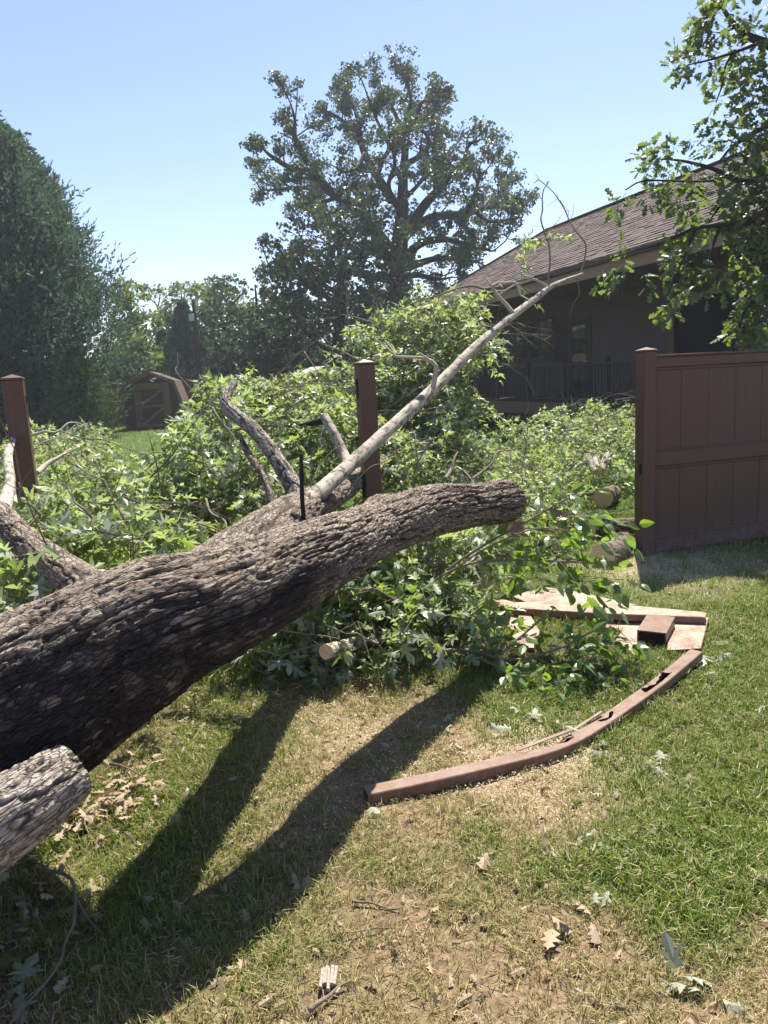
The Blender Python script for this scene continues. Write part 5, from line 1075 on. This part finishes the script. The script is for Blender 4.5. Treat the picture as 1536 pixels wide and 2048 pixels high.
a = rng.random(n) * 2 * PI; ln = rng.uniform(.006, .022, n); wd = rng.uniform(.0006, .0014, n); d = np.stack([np.cos(a) * ln, np.sin(a) * ln, rng.normal(size=n) * .008], 1); s_ = np.stack([-np.sin(a) * wd, np.cos(a) * wd, 0 * a], 1)
p = np.stack([x, y, gz(x, y) + rng.uniform(.002, .012, n)], 1); V = np.stack([p - d - s_, p - d + s_, p + d * 1.0 + s_ + [0, 0, .003], p + d - s_], 1)
st.add(V.reshape(-1, 3), (np.array([[0, 1, 2, 3]])[None] + (np.arange(n) * 4)[:, None, None]).reshape(-1, 4), rnd=np.repeat(rng.random(n), 4), dry=1.0)
tag(st.build('straw', M['grass']), kind='stuff')
cp = MB()
for (c, r, w) in CHIPS:
    n = int(2600 * w * (r / .4) ** 2); q = rng.normal(size=(n, 2)) * r * .62; x, y = c[0] + q[:, 0], c[1] + q[:, 1]; Rr = leaf_frames(rand_dirs(n) * [1, 1, .3], rand_dirs(n) * .6 + [0, 0, 1])
    V = np.array([[-.5, -.4, 0], [.5, -.5, 0], [.4, .5, 0], [-.5, .45, 0], [0, 0, .25]]); put_leaves(cp, (V, np.array([[0, 1, 4], [1, 2, 4], [2, 3, 4], [3, 0, 4]])), np.stack([x, y, gz(x, y) + .006 + rng.random(n) * .014], 1), Rr, rng.uniform(.002, .0075, n))
tag(cp.build('sawdust_chips', M['chip']), kind='stuff')
lt = MB()
def litter(c, r, n, sz, hz=.03):
    q = rng.normal(size=(n, 2)) * r; x, y = c[0] + q[:, 0], c[1] + q[:, 1]; R = leaf_frames(rand_dirs(n) * [1, 1, .4], rand_dirs(n) * .8 + [0, 0, 1])
    put_leaves(lt, T_OAK[1], np.stack([x, y, gz(x, y) + .008 + rng.random(n) * hz], 1), R, sz * rng.uniform(.5, 1.2, n))
litter(gnd(215, 1610)[:2], .12, 150, .06, .07); litter(gnd(150, 1640)[:2], .14, 90, .06, .06); litter(gnd(130, 1780)[:2], .12, 40, .06); litter(gnd(420, 1400)[:2], .3, 90, .05); litter(gnd(300, 1500)[:2], .22, 60, .05)
litter(gnd(700, 1420)[:2], .5, 90, .05); litter(gnd(700, 1800)[:2], .6, 70, .045, .02); litter(gnd(1150, 1850)[:2], .5, 90, .045, .02); litter(gnd(1200, 1500)[:2], .7, 60, .045, .02); litter(gnd(60, 1900)[:2], .2, 50, .06)
n = 1500; x, y = scatter(n, 1.3, 6.5, .8); k = ~blocked(x, y); x, y = x[k], y[k]; n = len(x)
put_leaves(lt, T_OAK_L, np.stack([x, y, gz(x, y) + rng.uniform(.006, .02, n)], 1), leaf_frames(rand_dirs(n) * [1, 1, .5], rand_dirs(n) + [0, 0, .8]), rng.uniform(.010, .032, n))
tag(lt.build('leaf_litter', M['dead_leaf']), kind='stuff')

def one_leaf(name, label, px, py, size, T, mat, group=None, n=1, h=.022, cat='fallen leaf', tilt=.5):
    p = gnd(px, py); p[2] = float(gz(p[0], p[1])) + h
    th = thing(name, label, 'leaves', p, group) if n > 1 else None
    for k in range(n):
        q = p + (rng.normal(size=3) * [size * .55, size * .55, .004] if n > 1 else 0); b = MB()
        put_leaves(b, T, q[None], leaf_frames(norm(rand_dirs(1) * [1, 1, .25]), norm(rand_dirs(1) * tilt + [0, 0, 1])), np.array([size * random.uniform(.8, 1.15)]))
        if th: b.build('leaf', M[mat], th)
        else: tag(b.build(name, M[mat], loc=p), label, cat, group)
for (lb, x, y, s_, T, mt_, n) in [('tan curled oak leaf on dry grass below the rail end', 976, 1722, .075, T_OAK[0], 'dead_leaf', 1), ('cluster of pinkish brown oak leaves in the middle of the dry lawn', 1150, 1848, .085, T_OAK[1], 'dead_leaf', 5), ('tan lobed oak leaf just below the brown leaf cluster', 1095, 1922, .085, T_OAK[0], 'dead_leaf', 1),
        ('brown pointed oak leaf on the lush grass', 1492, 1748, .075, T_OAK[1], 'dead_leaf', 1), ('folded tan leaf standing up at the edge of the lush grass', 1380, 1788, .07, T_OAK[1], 'dead_leaf', 1), ('yellowish leaf curled over near the grey-green wilted leaves', 1362, 1975, .075, T_OAK[1], 'wilted', 1), ('grey-green wilted maple leaves in a heap on dry grass', 1420, 2000, .09, T_MAPLE[1], 'wilted', 4),
        ('pale silver maple leaf lying at the squared end of the rail', 742, 1628, .085, T_MAPLE[0], 'wilted', 1), ('pair of pale green leaves beside the brown leaf cluster', 1185, 1812, .055, T_MAPLE[1], 'wilted', 2), ('pale maple sprig lying between sapling and rail', 1068, 1440, .11, T_MAPLE[0], 'wilted', 5), ('small pale maple sprig left of the bent rail curve', 1020, 1462, .075, T_MAPLE[0], 'wilted', 2),
        ('large wilted leaf draped over the far end of the rail', 1432, 1312, .17, T_MAPLE[1], 'maple', 3), ('single whitish leaf on grass beside the rail end', 1410, 1358, .07, T_MAPLE[1], 'wilted', 1), ('heap of silvery maple leaves on the lush grass', 1335, 1552, .10, T_MAPLE[1], 'wilted', 6), ('silvery maple leaves under the bend of the rail', 1200, 1510, .085, T_MAPLE[1], 'wilted', 4),
        ('grey-green wilted leaves sunk in dry grass above the brown cluster', 1200, 1698, .06, T_MAPLE[1], 'wilted', 3), ('white curled leaf in the shadow near the forked twig', 188, 1842, .05, T_MAPLE[1], 'wilted', 1), ('white drooping leaf in the middle of the trunk shadow', 288, 1846, .055, T_MAPLE[1], 'wilted', 1), ('tan leaf on the sunlit edge of the trunk shadow', 487, 1825, .05, T_OAK[1], 'dead_leaf', 1),
        ('wilted maple leaves in the shade at the photo corner', 55, 1965, .11, T_MAPLE[0], 'maple', 4), ('green maple sprig on shaded soil under the sapling', 880, 1452, .08, T_MAPLE[0], 'maple', 4), ('rust brown leaf pair on the dry lawn below the shadow edge', 615, 1765, .07, T_OAK[1], 'dead_leaf', 2)]:
    one_leaf('fallen_leaf' if n == 1 else 'leaf_cluster', lb, x, y, s_, T, mt_, None, n, .03 if n == 1 else .028)
lx = rng.uniform(.02, 1, 190); 
for k in range(60):
    px, py = random.uniform(250, 1520), random.uniform(1420, 2040)
    if px < 700 and py > 1560 and random.random() < .5: px += 700
    one_leaf('fallen_leaf', 'small curled dead leaf lying in the grass', px, py, random.uniform(.025, .05), T_OAK[k % 2], 'dead_leaf', 'small dead leaves scattered on the lawn', 1, .016, tilt=.9)
for k in range(34):
    px, py = random.uniform(1080, 1530), random.uniform(1180, 1720)
    one_leaf('fallen_leaf', 'small pale wilted leaf lying in the green grass', px, py, random.uniform(.03, .06), T_MAPLE[k % 3], 'wilted', 'small wilted leaves scattered on the green grass', 1, .02, tilt=.7)
# twigs and a chunk of bark on the lawn
def ground_twig(label, pts, r, hs=None, mat='bark_twig'):
    hs = hs or [.012] * len(pts); w_ = [gnd(*q, h) for q, h in zip(pts, hs)]; c = w_[len(w_) // 2]; b = MB(); n = len(w_)
    w2 = []
    for a_, e_ in zip(w_[:-1], w_[1:]): w2 += [a_, (a_ + e_) / 2 + rng.normal(size=3) * np.linalg.norm(e_ - a_) * .05]
    w_ = w2 + [w_[-1]]; n = len(w_); tube(b, w_, list(np.linspace(r, r * .4, n) * rng.uniform(.85, 1.15, n)), 7, 5 * n)
    for q in range(n // 2):
        i_ = random.randrange(1, n); d_ = norm(norm(w_[i_] - w_[i_ - 1]) + rng.normal(size=3) * [.6, .6, .15]); l_ = random.uniform(.02, .10); tube(b, [w_[i_], w_[i_] + d_ * l_], [r * .45, .0008], 4, 3)
    bz(b); o = b.build('twig', M[mat], loc=(c[0], c[1], 0), smooth=True); return tag(o, label, 'twig')
ground_twig('forked dead branch running through the shade below the stub', [(70, 1732), (120, 1745), (150, 1790), (146, 1850), (122, 1920), (60, 2000), (10, 2060)], .0075, [.03, .05, .06, .05, .04, .03, .02])
ground_twig('thin twig curving off the forked dead branch', [(150, 1792), (170, 1830), (205, 1868)], .005, [.05, .03, .01])
ground_twig('short straight twig on dry grass below the trunk shadow', [(705, 1802), (745, 1806), (800, 1818)], .006)
ground_twig('faint thin twig on dry grass near the bark chunk', [(664, 1868), (720, 1862), (780, 1856)], .004)
ground_twig('twig slanting beside the chunk of torn bark', [(618, 2020), (660, 1990), (700, 1962)], .008)
ground_twig('long straw-coloured vine lying beside the leaf pile', [(215, 1640), (240, 1560), (290, 1480), (350, 1400)], .004, [.02, .03, .03, .02])
ground_twig('pale thin vine looping near the stub', [(190, 1530), (240, 1530), (290, 1555), (320, 1570)], .004, [.03, .06, .04, .02])
ground_twig('dark stick in the sunlit gap below the trunk', [(385, 1480), (400, 1450), (440, 1415)], .006)
ground_twig('pale stick crossing the sunlit strip between the two shadows', [(545, 1590), (590, 1562), (622, 1540)], .004)
ground_twig('tan stick standing at the edge of the leaf pile', [(150, 1610), (170, 1650), (182, 1675)], .005, [.07, .03, .01])
ground_twig('dark thin stick lying along the near grass', [(1280, 1790), (1240, 1800), (1200, 1790)], .003)
p = gnd(658, 1968); ck = thing('wood_chunk', 'splintered chunk of grey torn wood lying on the dry lawn', 'wood chunk', p)
for q in range(6):
    b = MB(); o_ = np.array([(q - 2.5) * .0075, random.uniform(-.012, .012), .012 + random.uniform(0, .012)]); l_ = random.uniform(.05, .085); w_ = random.uniform(.005, .008)
    prism(b, [(-w_, -.004), (w_, -.005), (w_ * .8, .006), (-w_ * .5, .008)], p + o_ - [.003, l_ / 2, 0], p + o_ + [random.uniform(-.006, .006), l_ / 2, random.uniform(0, .012)], (1, 0, 0), (0, 0, 1)); b.build('splinter', M['old_wood'], ck)

# ------------------------------------------------------------------ haze: humid summer air
hz_ = MB(); box(hz_, np.array([0, 20, 6.5]), (260, 260, 19)); m = Mt('humid_air'); m.t.nodes.remove(m.b)
pv = m.n('VolumePrincipled'); pv.inputs['Color'].default_value = (.82, .90, 1, 1); pv.inputs['Density'].default_value = .0010; pv.inputs['Anisotropy'].default_value = .35
m.l(pv.outputs[0], m.out.inputs['Volume']); tag(hz_.build('haze', m.m), kind='stuff')
